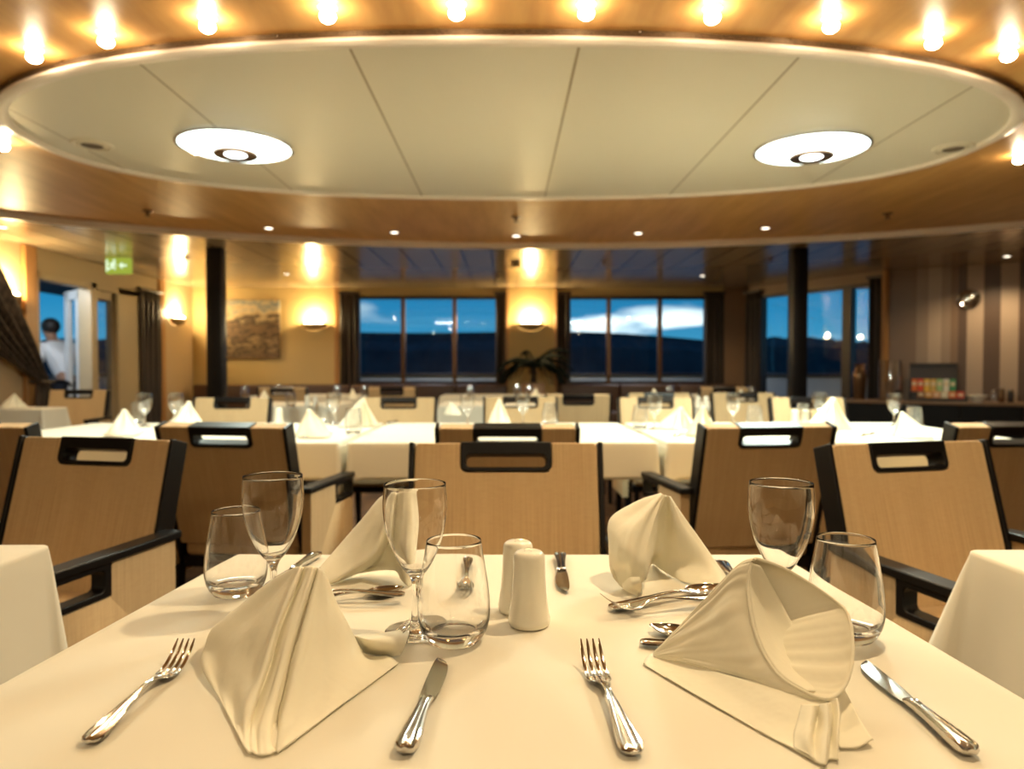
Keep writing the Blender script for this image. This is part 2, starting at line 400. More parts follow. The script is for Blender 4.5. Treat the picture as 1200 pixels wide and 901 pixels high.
def sprinkler(px, py, z, label, name='sprinkler'):
    p = at(px, py, z); t = thing(name, label, 'sprinkler', (p.x, p.y, z))
    bm = B(); lathe(bm, [(.04, 0), (.036, -.008), (.014, -.012), (.011, -.03), (0, -.03)], 20); obj('escutcheon', bm, 'bronze', t)
    bm = B(); lathe(bm, [(0, -.040), (.022, -.040), (.022, -.044), (0, -.044)], 16); tube(bm, [(.012,0,-.012),(.014,0,-.03),(.003,0,-.041)], .003); tube(bm, [(-.012,0,-.012),(-.014,0,-.03),(-.003,0,-.041)], .003); obj('deflector', bm, 'bronze', t)
for (x, y, nm) in ((173,247,'above the exit sign'), (605,254,'above the potted palm'), (1040,250,'above the angled window')): sprinkler(x, y, ZW, 'small bronze sprinkler head in the wooden soffit '+nm)
for (x, y, nm) in ((218,302,'beside the exit sign'), (583,322,'by the first window'), (708,306,'by the cloudy window'), (903,303,'beside the black post')): sprinkler(x, y, ZC, 'small bronze sprinkler head in the low ceiling '+nm)
p = at(604, 308, ZC); bm = B(); lathe(bm, smooth_prof([(.055, 0), (.055, -.02), (.045, -.04), (0, -.048)], 3), 24, Matrix.Translation((p.x, p.y, ZC))); tag(obj('smoke_detector', bm, 'sconce'), 'small round detector on the low ceiling in front of the palm wall', 'smoke detector')

# walls
def wall(name, p, q, rects, m, label, z0=0, z1=ZC, th=.12, side=1):
    """wall along p->q; rects = openings (s0, s1, za, zb); thickness goes to the outside"""
    mt, L = frame2(p, q); bm = B()
    xs = sorted({0, L} | {r[0] for r in rects} | {r[1] for r in rects})
    for a, b in zip(xs, xs[1:]):
        mids = (a+b)/2; op = sorted([(r[2], r[3]) for r in rects if r[0] <= mids <= r[1]]); z = z0
        for o0, o1 in op:
            if o0 > z: box(bm, a, b, 0, th*side, z, o0)
            z = o1
        if z < z1: box(bm, a, b, 0, th*side, z, z1)
    bmesh.ops.remove_doubles(bm, verts=bm.verts, dist=1e-5)
    o = struct(name, bm, m, label, 'wall', smooth=False); o.matrix_world = mt; return o, mt, L
ZS, ZH = .83, 2.13
wall('wall_back', (XL, YB), (3.55, YB), [(XL*-1-2.19, -XL-.13, ZS, ZH), (-XL+.91, -XL+2.97, ZS, ZH)], 'wall', 'ochre far wall with two wide three-pane windows')
DY0, DY1 = 6.98, 8.9
wall('wall_left', (XL, -4.2), (XL, YB), [(DY0+4.2, DY1+4.2, 0, 2.02)], 'wall_pale', 'cream side wall with the open deck door and sconces')
wall('wall_right', (3.55, YB), (4.6, 8.55), [(.30, 2.06, .62, 2.12)], 'wall_brown', 'angled brown wall holding the corner window')
wall('wall_front', (4.6, 8.55), (7.0, 7.1), [], 'stripe', 'brown and pale vertically striped wall behind the sideboard')
wall('wall_side', (7.0, 7.1), (7.0, -4.2), [], 'wall_brown', 'plain brown side wall beyond the striped wall')
wall('wall_rear', (7.0, -4.2), (XL, -4.2), [], 'wall_pale', 'cream wall behind the camera')
# brown pilaster cladding + trims on the far wall
def clad(name, x0, x1, m, label, d=.05, z0=0, z1=ZC-.005):
    bm = B(); box(bm, x0, x1, YB-d, YB-.002, z0, z1, bev=.006, seg=1); struct(name, bm, m, label, 'trim', smooth=False)
clad('trim_2', -2.53, -2.46, 'trim_wood', 'slim wooden strip beside the first window', .03)
clad('trim_3', .03, .72, 'wall', 'ochre pillar panel between the windows behind the palm', .08)
clad('trim_4', 3.22, 3.54, 'wall_brown', 'brown panel beside the cloudy window', .06)
clad('trim_5', .0, .035, 'trim_wood', 'thin wooden edge of the pillar panel near the first window', .1)
clad('trim_6', .715, .75, 'trim_wood', 'thin wooden edge of the pillar panel near the cloudy window', .1)
for i, (y0, y1, lb) in enumerate(((6.80, 6.97, 'wooden post between the near sconce and the open door'), (9.42, 9.56, 'wooden strip between the door curtain and the far sconce'))):
    bm = B(); box(bm, XL+.002, XL+.05, y0, y1, 0, ZC-.005, bev=.005, seg=1); struct('trim_%d' % (7+i), bm, 'trim_wood', lb, 'trim', smooth=False)
# angled-corner trim glowing bronze
bm = B(); box(bm, 4.52, 4.58, 8.44, 8.52, 0, ZC-.005, bev=.01, seg=1); struct('trim_9', bm, 'trim_wood', 'shiny wooden corner strip where the striped wall begins', 'trim', smooth=False)

# windows
def window(name, p, q, s0, s1, z0, z1, mulls, label, fm='bronze', fw=.045):
    mt, L = frame2(p, q); t = thing(name, label, 'window'); t.matrix_world = mt; t['kind'] = 'structure'
    bm = B(); yy = (-.03, .08)
    box(bm, s0, s1, *yy, z1-fw, z1, bev=.004, seg=1); box(bm, s0, s1, *yy, z0, z0+fw, bev=.004, seg=1)
    box(bm, s0, s0+fw*.6, *yy, z0, z1, bev=.004, seg=1); box(bm, s1-fw*.6, s1, *yy, z0, z1, bev=.004, seg=1)
    obj('window_frame', bm, 'darkframe', t, smooth=False)
    for mx, w in mulls:
        bm = B(); box(bm, mx-w/2, mx+w/2, -.035, .07, z0+.01, z1-.01, bev=.005, seg=1); obj('mullion', bm, fm, t, smooth=False)
    xs = [s0]+[m_[0] for m_ in mulls]+[s1]
    for a, b in zip(xs, xs[1:]):
        bm = B(); bm.faces.new([bm.verts.new(c) for c in ((a, .03, z0), (b, .03, z0), (b, .03, z1), (a, .03, z1))]); obj('pane', bm, 'pane', t, smooth=False)
    bm = B(); box(bm, s0-.02, s1+.02, -.07, .02, z0-.03, z0, bev=.006, seg=1); obj('window_sill', bm, 'leather', t, smooth=False)
o_ = -XL
window('window_1', (XL, YB), (3.55, YB), o_-2.19, o_-.13, ZS, ZH, [(o_-1.52, .06), (o_-.76, .06)], 'wide three-pane window left of the palm showing dark treeline and ceiling light reflections')
window('window_2', (XL, YB), (3.55, YB), o_+.91, o_+2.97, ZS, ZH, [(o_+1.52, .06), (o_+2.28, .06)], 'wide three-pane window right of the palm showing bright sunset clouds')
window('window_3', (3.55, YB), (4.6, 8.55), .30, 2.06, .62, 2.12, [(1.70, .13)], 'angled corner window beside the striped wall', 'darkframe')
# deck door: surround, white open leaf, glazed closed leaf
d = thing('door_1', 'open deck door with white leaf swung outside and glazed beige side light', 'door', (XL, 0, 0)); d['kind'] = 'structure'
bm = B(); 
for a, b in ((DY0, DY0+.05), (7.90, 8.02), (8.44, 8.9)): box(bm, -.12, .03, a, b, 0, 2.02, bev=.004, seg=1)
box(bm, -.12, .03, DY0, DY1, 1.95, 2.02, bev=.004, seg=1); obj('door_frame', bm, 'beige_frame', d, smooth=False)
bm = B(); box(bm, .002, .02, DY0-.02, 9.42, 2.02, ZC-.005, bev=.004, seg=1); obj('transom', bm, 'beige_frame', d, smooth=False)
bm = B()
for a, b, z0, z1 in ((8.02,8.07,0,1.95),(8.39,8.44,0,1.95),(8.02,8.44,0,.12),(8.02,8.44,1.86,1.95)): box(bm, -.08, -.02, a, b, z0, z1)
obj('side_light_frame', bm, 'beige_frame', d, smooth=False)
bm = B(); bm.faces.new([bm.verts.new(c) for c in ((-.05,8.05,.1),(-.05,8.41,.1),(-.05,8.41,1.88),(-.05,8.05,1.88))]); obj('side_light_glass', bm, 'pane', d, smooth=False)
mt, L = frame2((-.10, 7.93), (-.46, 8.24)); bm = B()
for a, b, z0, z1 in ((0,.13,0.02,1.94),(L-.13,L,0.02,1.94),(0,L,.02,.3),(0,L,1.84,1.94)): box(bm, a, b, -.02, .02, z0, z1, mt)
lf = obj('door_leaf', bm, 'white_frame', d, smooth=False)
bm = B(); bm.faces.new([bm.verts.new(mt @ Vector(c)) for c in ((.08,0,.28),(L-.08,0,.28),(L-.08,0,1.86),(.08,0,1.86))]); obj('leaf_glass', bm, 'pane', lf, smooth=False)
bm = B(); tube(bm, [mt@Vector((.06,-.02,1.0)), mt@Vector((.06,-.07,1.0)), mt@Vector((.16,-.07,1.0))], .01); obj('door_handle', bm, 'chrome', lf)

# curtains
def curtain(name, p, q, z0, z1, folds, amp, label, tie=None, hw=None):
    mt, L = frame2(p, q); bm = B(); nx = folds*10; rows = []
    for k in range(15):
        t = k/14; z = z1+(z0-z1)*t; r = []
        for i in range(nx+1):
            s = i/nx; u = s*L; a = amp*(.75+.25*t)
            r.append(mt @ Vector((u+.012*math.sin(7*s+3*t), -.05-a*math.sin(s*folds*2*PI+.4*math.sin(3*t)), z)))
        rows.append(r)
    grid_faces(bm, rows)
    t_ = thing(name, label, 'curtain'); o = obj('drape', bm, 'curtain', t_); solid(o, .006)
    bm = B(); box(bm, -.02, L+.02, -.08, -.02, z1-.005, z1+.03, mt, bev=.004, seg=1); obj('pelmet', bm, 'darkframe', t_, smooth=False)
    return t_
curtain('window_curtain', (-2.44, YB), (-2.17, YB), .45, 2.16, 4, .03, 'dark brown curtain beside the first window on the painting side')
curtain('window_curtain', (-.16, YB), (.02, YB), .45, 2.16, 3, .03, 'narrow dark curtain between the first window and the palm pillar')
curtain('window_curtain', (.75, YB), (.94, YB), .45, 2.16, 3, .03, 'narrow dark curtain between the palm pillar and the cloudy window')
curtain('window_curtain', (2.93, YB), (3.22, YB), .45, 2.16, 4, .03, 'dark curtain between the cloudy window and the brown panel')
mtw, _ = frame2((3.55, YB), (4.6, 8.55))
def wr(s): v = mtw @ Vector((s, 0, 0)); return (v.x, v.y)
curtain('window_curtain', wr(-.02), wr(.32), .35, 2.16, 4, .035, 'dark curtain at the far edge of the angled window')
curtain('window_curtain', wr(2.02), wr(2.17), .35, 2.16, 3, .03, 'dark curtain at the near edge of the angled window')
curtain('door_curtain', (XL, 8.9), (XL, 9.42), .1, 2.05, 4, .035, 'straight dark curtain beside the glazed deck door')
# tied-back curtain on the near side of the door
t_ = thing('tied_back_curtain', 'large dark striped curtain swept aside and tied beside the open door', 'curtain')
bm = B(); rows = []; nf = 6; nx = nf*10
for k in range(26):
    t = k/25; z = 2.2-(2.2-.1)*t
    if t < .6: s_ = (t/.6)**1.35; y0 = 4.9+(6.86-4.9)*s_; y1 = 6.1+(6.96-6.1)*(t/.6)**.8
    else: s_ = (t-.6)/.4; y0 = 6.86-.12*s_; y1 = 6.96+.08*s_
    r = []
    for i in range(nx+1):
        s = i/nx; r.append((XL+.13-.05*math.sin(s*nf*2*PI)*(1 if t < .5 else .7), y0+(y1-y0)*s, z-.10*math.sin(s*PI)*(1-t)*t*2))
    rows.append(r)
grid_faces(bm, rows); solid(obj('drape', bm, 'curtain', t_), .006)
bm = B(); tube(bm, [(XL+.01,6.98,.94),(XL+.2,6.96,.94),(XL+.22,6.86,.93),(XL+.06,6.82,.94)], .018); obj('tie_band', bm, 'curtain', t_)

# black posts
for x, lb in ((-2.86, 'slim black post in front of the wall painting'), (2.90, 'slim black post in front of the angled window')):
    bm = B(); box(bm, x-.075, x+.075, 6.96, 7.11, 0, ZC, bev=.012); struct('column', bm, 'black', lb, 'column')

# sconces
def sconce(p, nrm, label):
    t = thing('wall_sconce', label, 'wall lamp', p, math.atan2(nrm[1], nrm[0])-PI/2, 'bowl wall sconces')   # local +y points into the room
    bm = B(); n1, n2 = 24, 8; rows = []
    for k in range(n2+1):
        b = k/n2*PI/2; r_ = math.cos(b)
        rows.append([(.2*r_*math.cos(PI*i/n1), .13*r_*math.sin(PI*i/n1)+.003, -.10*math.sin(b)) for i in range(n1+1)])
    grid_faces(bm, rows); o = obj('bowl', bm, 'sconce', t); solid(o, .006, -1)
    bm = B(); lathe(bm, smooth_prof([(0, -.02), (.05, -.015), (.06, .01), (.035, .035), (0, .04)], 3), 16, Matrix.Translation((0, .06, .0)) @ Matrix.Diagonal((2.2, .75, 1, 1))); obj('bulb', bm, 'sconce_glow', t)
    l = bpy.data.lights.new('sconce_light', 'POINT'); l.energy = 17; l.color = (1, .75, .36); l.shadow_soft_size = .04
    lo = bpy.data.objects.new('sconce_light', l); C.objects.link(lo); lo.location = Vector(p)+Vector((nrm[0]*.085, nrm[1]*.085, .075))
sconce((-2.83, YB-.003, 1.72), (0,-1), 'glowing bowl sconce between the painting and the first window')
sconce((.36, YB-.083, 1.72), (0,-1), 'glowing bowl sconce above the potted palm')
sconce((XL+.003, 9.95, 1.76), (1,0), 'glowing bowl sconce beside the door curtain')
sconce((XL+.003, 6.55, 1.74), (1,0), 'glowing bowl sconce above the tied back curtain')

# painting
m = mat('landscape_painting', (.4,.3,.2), .6); n = N(m); v = n.coords((1.2,1,3.2)); f = n.noise(v, 2.6, 7, .62)
tc = n.n('ShaderNodeTexCoord'); sx = n.n('ShaderNodeSeparateXYZ'); n.l(tc.outputs['Object'], sx.inputs[0])
h = n.math('ADD', n.math('MULTIPLY', sx.outputs[2], .9), n.math('MULTIPLY', n.math('SUBTRACT', f, .5), 1.1))
n.col(n.ramp(n.math('ADD', h, .5), [(.0,(.05,.028,.014)),(.12,(.22,.14,.07)),(.2,(.02,.013,.009)),(.30,(.33,.22,.11)),(.40,(.025,.016,.010)),(.50,(.20,.12,.06)),(.60,(.03,.02,.014)),(.67,(.40,.29,.16)),(.78,(.58,.46,.28)),(.88,(.16,.22,.25)),(.93,(.5,.42,.28)),(1,(.60,.50,.34))])); M['art'] = m
pt = thing('wall_painting', 'unframed landscape painting in browns on the ochre far wall', 'painting', (-3.76, YB-.02, 1.64))
bm = B(); box(bm, -.43, .43, -.02, .018, -.43, .43, bev=.004, seg=1); obj('canvas', bm, 'art', pt, smooth=False)

# exit sign
M['exit_green'] = emit('exit_green', (.40,.50,.06), .42); M['exit_white'] = emit('exit_white', (.8,1,.75), .6)
es = thing('exit_sign', 'green running figure exit sign hanging from the ceiling by the deck door', 'sign', (-4.12, 7.6, 2.155))
bm = B(); box(bm, -.13, .13, -.03, .03, -.085, .085, bev=.006, seg=1); obj('housing', bm, 'exit_green', es, smooth=False)
bm = B()
def bar(bm, a, b, w, y=-.034):
    a, b = Vector((a[0], y, a[1])), Vector((b[0], y, b[1])); tube(bm, [a, b], w, 8)
for a, b in (((-.04,.03),(-.05,-.01)),((-.05,-.01),(-.02,-.04)),((-.05,-.01),(-.09,-.04)),((-.04,.025),(-.01,.0)),((-.04,.025),(-.08,.01))): bar(bm, a, b, .008)
lathe(bm, [(0,-.014),(.010,-.010),(.014,0),(.010,.010),(0,.014)], 12, Matrix.Translation((-.03,-.034,.05)))
for a, b in (((.03,.0),(.10,.0)),((.03,.0),(.055,.025)),((.03,.0),(.055,-.025))): bar(bm, a, b, .008)
box(bm, -.115, -.10, -.036, -.03, -.06, .06)
obj('pictogram', bm, 'exit_white', es)
bm = B(); tube(bm, [(0,0,.08),(0,0,.095)], .012); obj('bracket', bm, 'chrome', es)

# banquettes and planter
def banquette(x0, x1, label):
    t = thing('banquette', label, 'bench seat', ((x0+x1)/2, 10.1, 0)); w = (x1-x0)/2
    bm = B(); box(bm, -w, w, -.45, .1, .0, .3, bev=.01); obj('plinth', bm, 'black', t)
    bm = B(); box(bm, -w, w, -.5, .1, .3, .46, bev=.03, seg=3); obj('seat', bm, 'leather', t)
    n = max(1, round(2*w/.75))
    for i in range(n):
        bm = B(); a = -w+2*w*i/n; box(bm, a+.004, a+2*w/n-.004, .08, .24, .44, .83, bev=.03, seg=3); obj('back_cushion', bm, 'leather', t)
banquette(-4.5, .02, 'long brown leather wall bench under the first window and painting')
banquette(.78, 3.35, 'brown leather wall bench under the cloudy window')
pp = thing('potted_palm', 'dark green potted palm standing against the lit pillar', 'plant', (.38, 9.9, 0))
bm = B(); box(bm, -.16, .16, -.16, .16, 0, .86, bev=.01); obj('planter', bm, 'trim_wood', pp)
M['leaf'] = mat('palm_leaf', (.004,.011,.005), .8, 0, **{'Specular IOR Level':.15}); M['trunk'] = mat('palm_trunk', (.05,.03,.015), .9)
bm = B(); tube(bm, [(0,0,.84),(.01,0,1.0),(0,0,1.12)], [.05,.045,.05], 10); obj('trunk', bm, 'trunk', pp)
bm = B()
for k in range(22):
    a = k*2.399; ln = .44+.12*random.random(); up = .16+.38*random.random()*(1-k/40); d = Vector((math.cos(a), math.sin(a)*.7, 0)); pts = []
    for i in range(9):
        s = i/8; pts.append(Vector((0,0,1.1))+d*ln*s+Vector((0,0,up*s*1.6-.52*s*s)))
    tube(bm, pts, [.006*(1-.8*i/8) for i in range(9)], 5)
    for i in range(1, 9):
        for sg in (-1, 1):
            for hh in (0, .33, .66):
                s = (i-hh)/8; b0 = pts[i-1].lerp(pts[i], 1-hh); side = d.cross(Vector((0,0,1)))*sg; L_ = .19*(1-.55*s)*(.5+s if s < .5 else 1)
                tip = b0+side*L_*.8+d*L_*.55-Vector((0,0,L_*.45)); mdp = b0.lerp(tip, .5)+Vector((0,0,.012)); w = d*.017
                v = [bm.verts.new(c) for c in (b0-w*.5, mdp-w, tip, mdp+w, b0+w*.5)]; bm.faces.new(v)
obj('fronds', bm, 'leaf', pp, smooth=False)

# sideboard on the striped wall
wm, _ = frame2((4.6, 8.55), (7.0, 7.1))      # x along wall, +y outside; room is -y
def W3(s, off, z): return wm @ Vector((s, -off, z))
wrz = math.atan2(wm[1][0], wm[0][0])
sb = thing('sideboard', 'long black sideboard with brown wooden top against the striped wall', 'sideboard', W3(.48, .3, 0), wrz)
bm = B(); box(bm, -.85, .85, -.21, .21, .06, .66, bev=.006, seg=1); obj('body', bm, 'black', sb)
bm = B(); box(bm, -.9, .9, -.245, .245, .66, .695, bev=.006, seg=1); obj('top', bm, 'wall_brown', sb)
bm = B(); box(bm, -.82, .82, -.18, .18, 0, .06); obj('plinth', bm, 'black', sb)
for i in range(3):
    a = -.83+i*.555; bm = B(); box(bm, a, a+.545, -.226, -.209, .08, .645, bev=.004, seg=1); dr = obj('door', bm, 'black', sb)
    bm = B(); lathe(bm, [(0, 0), (.012, 0), (.014, .012), (0, .018)], 12, Matrix.Translation((a+.46, -.226, .45)) @ Matrix.Rotation(PI/2, 4, 'X')); obj('knob', bm, 'chrome', dr)
zt = .695
# tea chest
tb = thing('tea_chest', 'open dark wooden tea chest on the sideboard, lid raised', 'tea box', W3(.50, .3, zt), wrz)
bm = B()
for a in ((-.24,.33,-.19,-.175,0,.04),(-.24,.24,.13,.145,0,.16),(-.24,-.225,-.19,.145,0,.10),(.225,.24,-.02,.145,0,.14),(.315,.33,-.19,-.02,0,.06),(-.24,.33,-.19,-.02,0,.012),(-.24,.24,-.02,.145,0,.10)): box(bm, *a, bev=.002, seg=1)
obj('tray', bm, 'darkframe', tb, smooth=False)
bm = B(); mt_ = Matrix.Translation((0,.15,.14)) @ Matrix.Rotation(R(-12), 4, 'X'); box(bm, -.24, .24, -.006, .006, 0, .29, mt_, bev=.003, seg=1); box(bm, -.24, .24, -.03, .006, .275, .29, mt_); box(bm, -.24,-.225,-.03,.006,0,.29,mt_); box(bm, .225,.24,-.03,.006,0,.29,mt_); obj('lid', bm, 'darkframe', tb, smooth=False)
cols = [('orange',(.75,.16,.03)),('red',(.6,.05,.03)),('yellow',(.8,.5,.08)),('gold',(.65,.42,.12)),('pale green',(.35,.55,.25)),('white',(.75,.72,.62)),('dark green',(.05,.28,.12)),('cream',(.72,.6,.4)),('brown',(.3,.13,.05)),('amber',(.7,.3,.05)),('peach',(.75,.35,.18)),('scarlet',(.75,.08,.03))]
for cn, cc in cols: M['pk_'+cn] = mat('packet_'+cn.replace(' ', '_'), cc, .4)
order = [['orange','scarlet','yellow','gold','pale green','white','dark green'],['brown','amber','peach','cream','orange','red']]
for row, (zz, off, nm, hh, s0_) in enumerate(((.102, .25, 'rear upper', .15, .50), (.014, .42, 'front lower', .10, .57))):
    for i, cn in enumerate(order[row]):
        nn = len(order[row]); s_ = s0_+(-.19+.38*i/(nn-1)); q = .38/(nn-1)/2-.003
        t = thing('tea_packet', '%s tea packet in the %s row of the open tea chest' % (cn, nm), 'tea packet', W3(s_, off, zt+zz), wrz, 'tea packets in the chest')
        bm = B(); mt_ = Matrix.Rotation(R(-18), 4, 'X'); box(bm, -q, q, -.012, .022, 0, hh, mt_, bev=.003, seg=1); obj('box', bm, 'pk_'+cn, t)
        bm = B(); box(bm, -q*.7, q*.7, -.0135, -.012, hh*.45, hh*.75, mt_); obj('paper_label', bm, 'pk_cream' if cn != 'cream' else 'pk_white', t, smooth=False)
# hurricane lantern, bronze vase, dish, bottles
t = thing('hurricane_lantern', 'tall clear glass lantern on the sideboard beside the tea chest', 'lantern', W3(.06, .3, zt))
bm = B(); lathe(bm, [(.12, .02), (.12, .46), (.122, .465)], 40); obj('glass_cylinder', bm, 'thin', t)
bm = B(); lathe(bm, [(0, 0), (.125, 0), (.13, .012), (.12, .024), (0, .026)], 40); obj('base', bm, 'bronze', t)
bm = B(); lathe(bm, [(.04, .026), (.04, .2), (.035, .205), (0, .203)], 24); obj('candle', bm, 'wall_brown', t)
t = thing('bronze_vase', 'slim bronze vase at the window end of the sideboard', 'vase', W3(-.26, .3, zt))
bm = B(); lathe(bm, smooth_prof([(0, 0), (.06, 0), (.066, .02), (.075, .16), (.078, .28), (.06, .36), (.05, .39), (.062, .42), (.052, .42), (.04, .38), (.05, .3), (.04, .05), (0, .04)], 3), 32); obj('body', bm, 'bronze', t)
t = thing('small_bowl', 'white bowl on the sideboard between the tea chest and the jars', 'bowl', W3(.92, .42, zt))
bm = B(); lathe(bm, smooth_prof([(0, 0), (.04, 0), (.045, .01), (.08, .05), (.095, .075), (.088, .075), (.07, .045), (.035, .016), (0, .014)], 3), 32); obj('body', bm, 'porcelain', t)
for i, (s_, mm, h_, lb) in enumerate(((1.07,'thin',.13,'clear glass jar on the sideboard beside the white bowl'),(1.14,'bronze',.16,'bronze jar in the middle of the three jars on the sideboard'),(1.22,'darkframe',.14,'dark jar at the far end of the sideboard'))):
    t = thing('jar', lb, 'jar', W3(s_, .36, zt)); bm = B(); lathe(bm, [(0, 0), (.026, 0), (.03, .01), (.03, h_-.03), (.022, h_-.015), (.022, h_-.01)], 24); obj('body', bm, mm, t)
    bm = B(); lathe(bm, [(.024, h_-.012), (.024, h_+.004), (0, h_+.006)], 20); obj('lid', bm, 'chrome', t)
# round wall light
p_ = W3(.84, .004, 1.86)
t = thing('porthole_light', 'round chrome wall light on the striped wall', 'wall light', p_, wrz)
mtl = Matrix.Rotation(PI/2, 4, 'X')
bm = B(); lathe(bm, [(.085, 0), (.11, 0), (.112, .02), (.095, .035), (.082, .03)], 40, mtl, False); obj('bezel', bm, 'chrome', t)
bm = B(); lathe(bm, smooth_prof([(.084, .026), (.06, .05), (.03, .06), (0, .062)], 3), 32, mtl); obj('lens', bm, 'chrome', t)
# lamp on a wooden stand at the picture's edge
t = thing('table_lamp', 'white shaded lamp on the wooden stand at the edge of the photo', 'lamp', W3(1.52, .52, .84))
bm = B(); lathe(bm, [(.13, .09), (.075, .25), (.073, .25), (.128, .09)], 32); M['shade'] = mat('lamp_shade', (.8,.74,.62), .8); obj('lamp_shade', bm, 'shade', t)
bm = B(); lathe(bm, [(0,0),(.07,0),(.07,.012),(.015,.02),(.012,.15),(0,.16)], 20); obj('base', bm, 'bronze', t)
t = thing('wooden_stand', 'honey coloured wooden stand beyond the sideboard', 'stand', W3(1.52, .52, 0), wrz)
bm = B(); box(bm, -.14, .14, -.14, .14, .81, .84, bev=.004, seg=1); obj('top', bm, 'trim_wood', t)
bm = B(); box(bm, -.12, .12, -.12, .12, 0, .81, bev=.004, seg=1); obj('body', bm, 'trim_wood', t)

# ------------------------------------------------------------------ outside: deck, bulwark, hills, person
M['deck'] = mat('teak_deck', (.12,.085,.06), .6); M['bulwark'] = mat('white_paint', (.62,.64,.66), .5); M['soffit'] = mat('deck_soffit', (.10,.10,.12), .5)
M['forest'] = mat('night_forest', (.012,.022,.028), .9)
n = N(M['forest']); f = n.noise(n.coords((1,1,1)), .12, 6); n.col(n.ramp(f, [(.35,(.010,.028,.036)),(.7,(.024,.055,.062))]))
M['water'] = mat('dusk_water', (.02,.05,.09), .12)
bm = B(); box(bm, -6.6, XL-.13, 4, 13, 2.14, 2.24); struct('ceiling_deck', bm, 'soffit', 'dark soffit over the outside deck beyond the door', 'ceiling', smooth=False)
poly = [(-6.9, 4.5), (-6.9, 12.2), (3.4, 12.2), (5.9, 9.9), (8.5, 7.6)]
bm = B()
for p, q in zip(poly, poly[1:]):
    mt, L = frame2(p, q); box(bm, -.02, L+.02, 0, .08, 0, .93, mt)
struct('wall_bulwark', bm, 'bulwark', 'white bulwark of the outer deck seen through the windows', 'bulwark', smooth=False)
bm = B()
for p, q in zip(poly, poly[1:]):
    mt, L = frame2(p, q); box(bm, -.05, L+.05, -.05, .13, .93, .98, mt, bev=.01)
struct('trim_rail', bm, 'darkframe', 'dark cap rail along the outer deck bulwark', 'rail')
bm = B(); bm.faces.new([bm.verts.new(c) for c in ((-900,13,-6),(900,13,-6),(900,1200,-6),(-900,1200,-6))]); struct('sea', bm, 'water', 'dark dusk water outside beyond the deck', 'sea', smooth=False)
def hills(name, Y, hfun, label, th=40):
    bm = B(); xs = [(-1.3+2.9*i/420)*Y for i in range(421)]
    grid_faces(bm, [[(x, Y-th*.2, -6) for x in xs], [(x, Y, hfun(x/Y)*.7) for x in xs], [(x, Y+th*.2, hfun(x/Y)) for x in xs], [(x, Y+th, -6) for x in xs]])
    struct(name, bm, 'forest', label, 'treeline', smooth=False)
def jag(u, s, a):
    random.seed(int((u+5)*s*1000) % 99991); return a*random.random()
hills('hills', 260, lambda u: 1.07+260*(.036+.004*math.sin(7*u+1)+.003*math.sin(19*u)+jag(u, 1, .005) + (.018 if u > .32 else 0)*min(1, max(0, (u-.32)/.06))*.3), 'dark forested shore outside beyond the deck')
hills('hills', 700, lambda u: 1.07+700*(.042+.012*math.sin(4*u+2.2)+.004*math.sin(11*u)), 'distant darker hills outside behind the shore')
# waiter outside
per = thing('person', 'person in white shirt and dark trousers leaning over a table outside the open door', 'person', (-5.08, 8.35, 0), R(-20))
M['skin'] = mat('skin', (.35,.19,.12), .55); M['shirt'] = mat('white_shirt', (.72,.74,.76), .8); M['trouser'] = mat('dark_trousers', (.012,.013,.02), .8); M['hair'] = mat('dark_hair', (.012,.009,.008), .6)
def skin_mesh(name, pts, edges, rad, m, parent, sub=2):
    me = bpy.data.meshes.new(name); me.from_pydata(pts, edges, []); me.materials.append(M[m]); o = bpy.data.objects.new(name, me); C.objects.link(o); o.parent = parent
    sk = o.modifiers.new('skin', 'SKIN'); lay = me.skin_vertices[0] if me.skin_vertices else None
    if lay is None:
        bpy.context.view_layer.objects.active = o; lay = me.skin_vertices[0]
    for i, r_ in enumerate(rad): lay.data[i].radius = (r_ if isinstance(r_, tuple) else (r_, r_))
    lay.data[0].use_root = True
    s = o.modifiers.new('sub', 'SUBSURF'); s.levels = sub; s.render_levels = sub
    for p in me.polygons: p.use_smooth = True
    return o
# person local: faces -x (leans forward to -x)
pv = [(0,0,.92),(-.10,0,1.10),(-.24,0,1.28),(-.30,0,1.37),(-.34,0,1.43),(-.36,0,1.50),(-.37,0,1.58),
      (-.24,-.17,1.30),(-.36,-.23,1.06),(-.52,-.20,.88),(-.58,-.19,.84),(-.24,.17,1.30),(-.36,.23,1.06),(-.52,.20,.88),(-.58,.19,.84),
      (0,-.09,.86),(.0,-.10,.48),(.03,-.10,.09),(-.10,-.10,.04),(0,.09,.86),(.06,.11,.48),(.12,.11,.09),(-.01,.11,.04)]
pe = [(0,1),(1,2),(2,3),(3,4),(4,5),(5,6),(2,7),(7,8),(8,9),(9,10),(2,11),(11,12),(12,13),(13,14),(0,15),(15,16),(16,17),(17,18),(0,19),(19,20),(20,21),(21,22)]
prd = [.14,.13,.14,.07,.055,.085,.07,.065,.045,.032,.03,.065,.045,.032,.03,.085,.06,.042,.035,.085,.06,.042,.035]
skin_mesh('body', pv, pe, prd, 'skin', per)
cl = [(0,0,.90),(-.10,0,1.10),(-.24,0,1.28),(-.295,0,1.36),(-.24,-.17,1.30),(-.34,-.22,1.10),(-.24,.17,1.30),(-.34,.22,1.10)]
skin_mesh('shirt', cl, [(0,1),(1,2),(2,3),(2,4),(4,5),(2,6),(6,7)], [.165,.165,.17,.075,.085,.075,.085,.075], 'shirt', per)
tr_ = [(0,0,.92),(0,-.09,.84),(0,-.10,.48),(.03,-.10,.08),(0,.09,.84),(.06,.11,.48),(.12,.11,.08)]
skin_mesh('trousers', tr_, [(0,1),(1,2),(2,3),(0,4),(4,5),(5,6)], [.165,.11,.085,.07,.11,.085,.07], 'trouser', per)
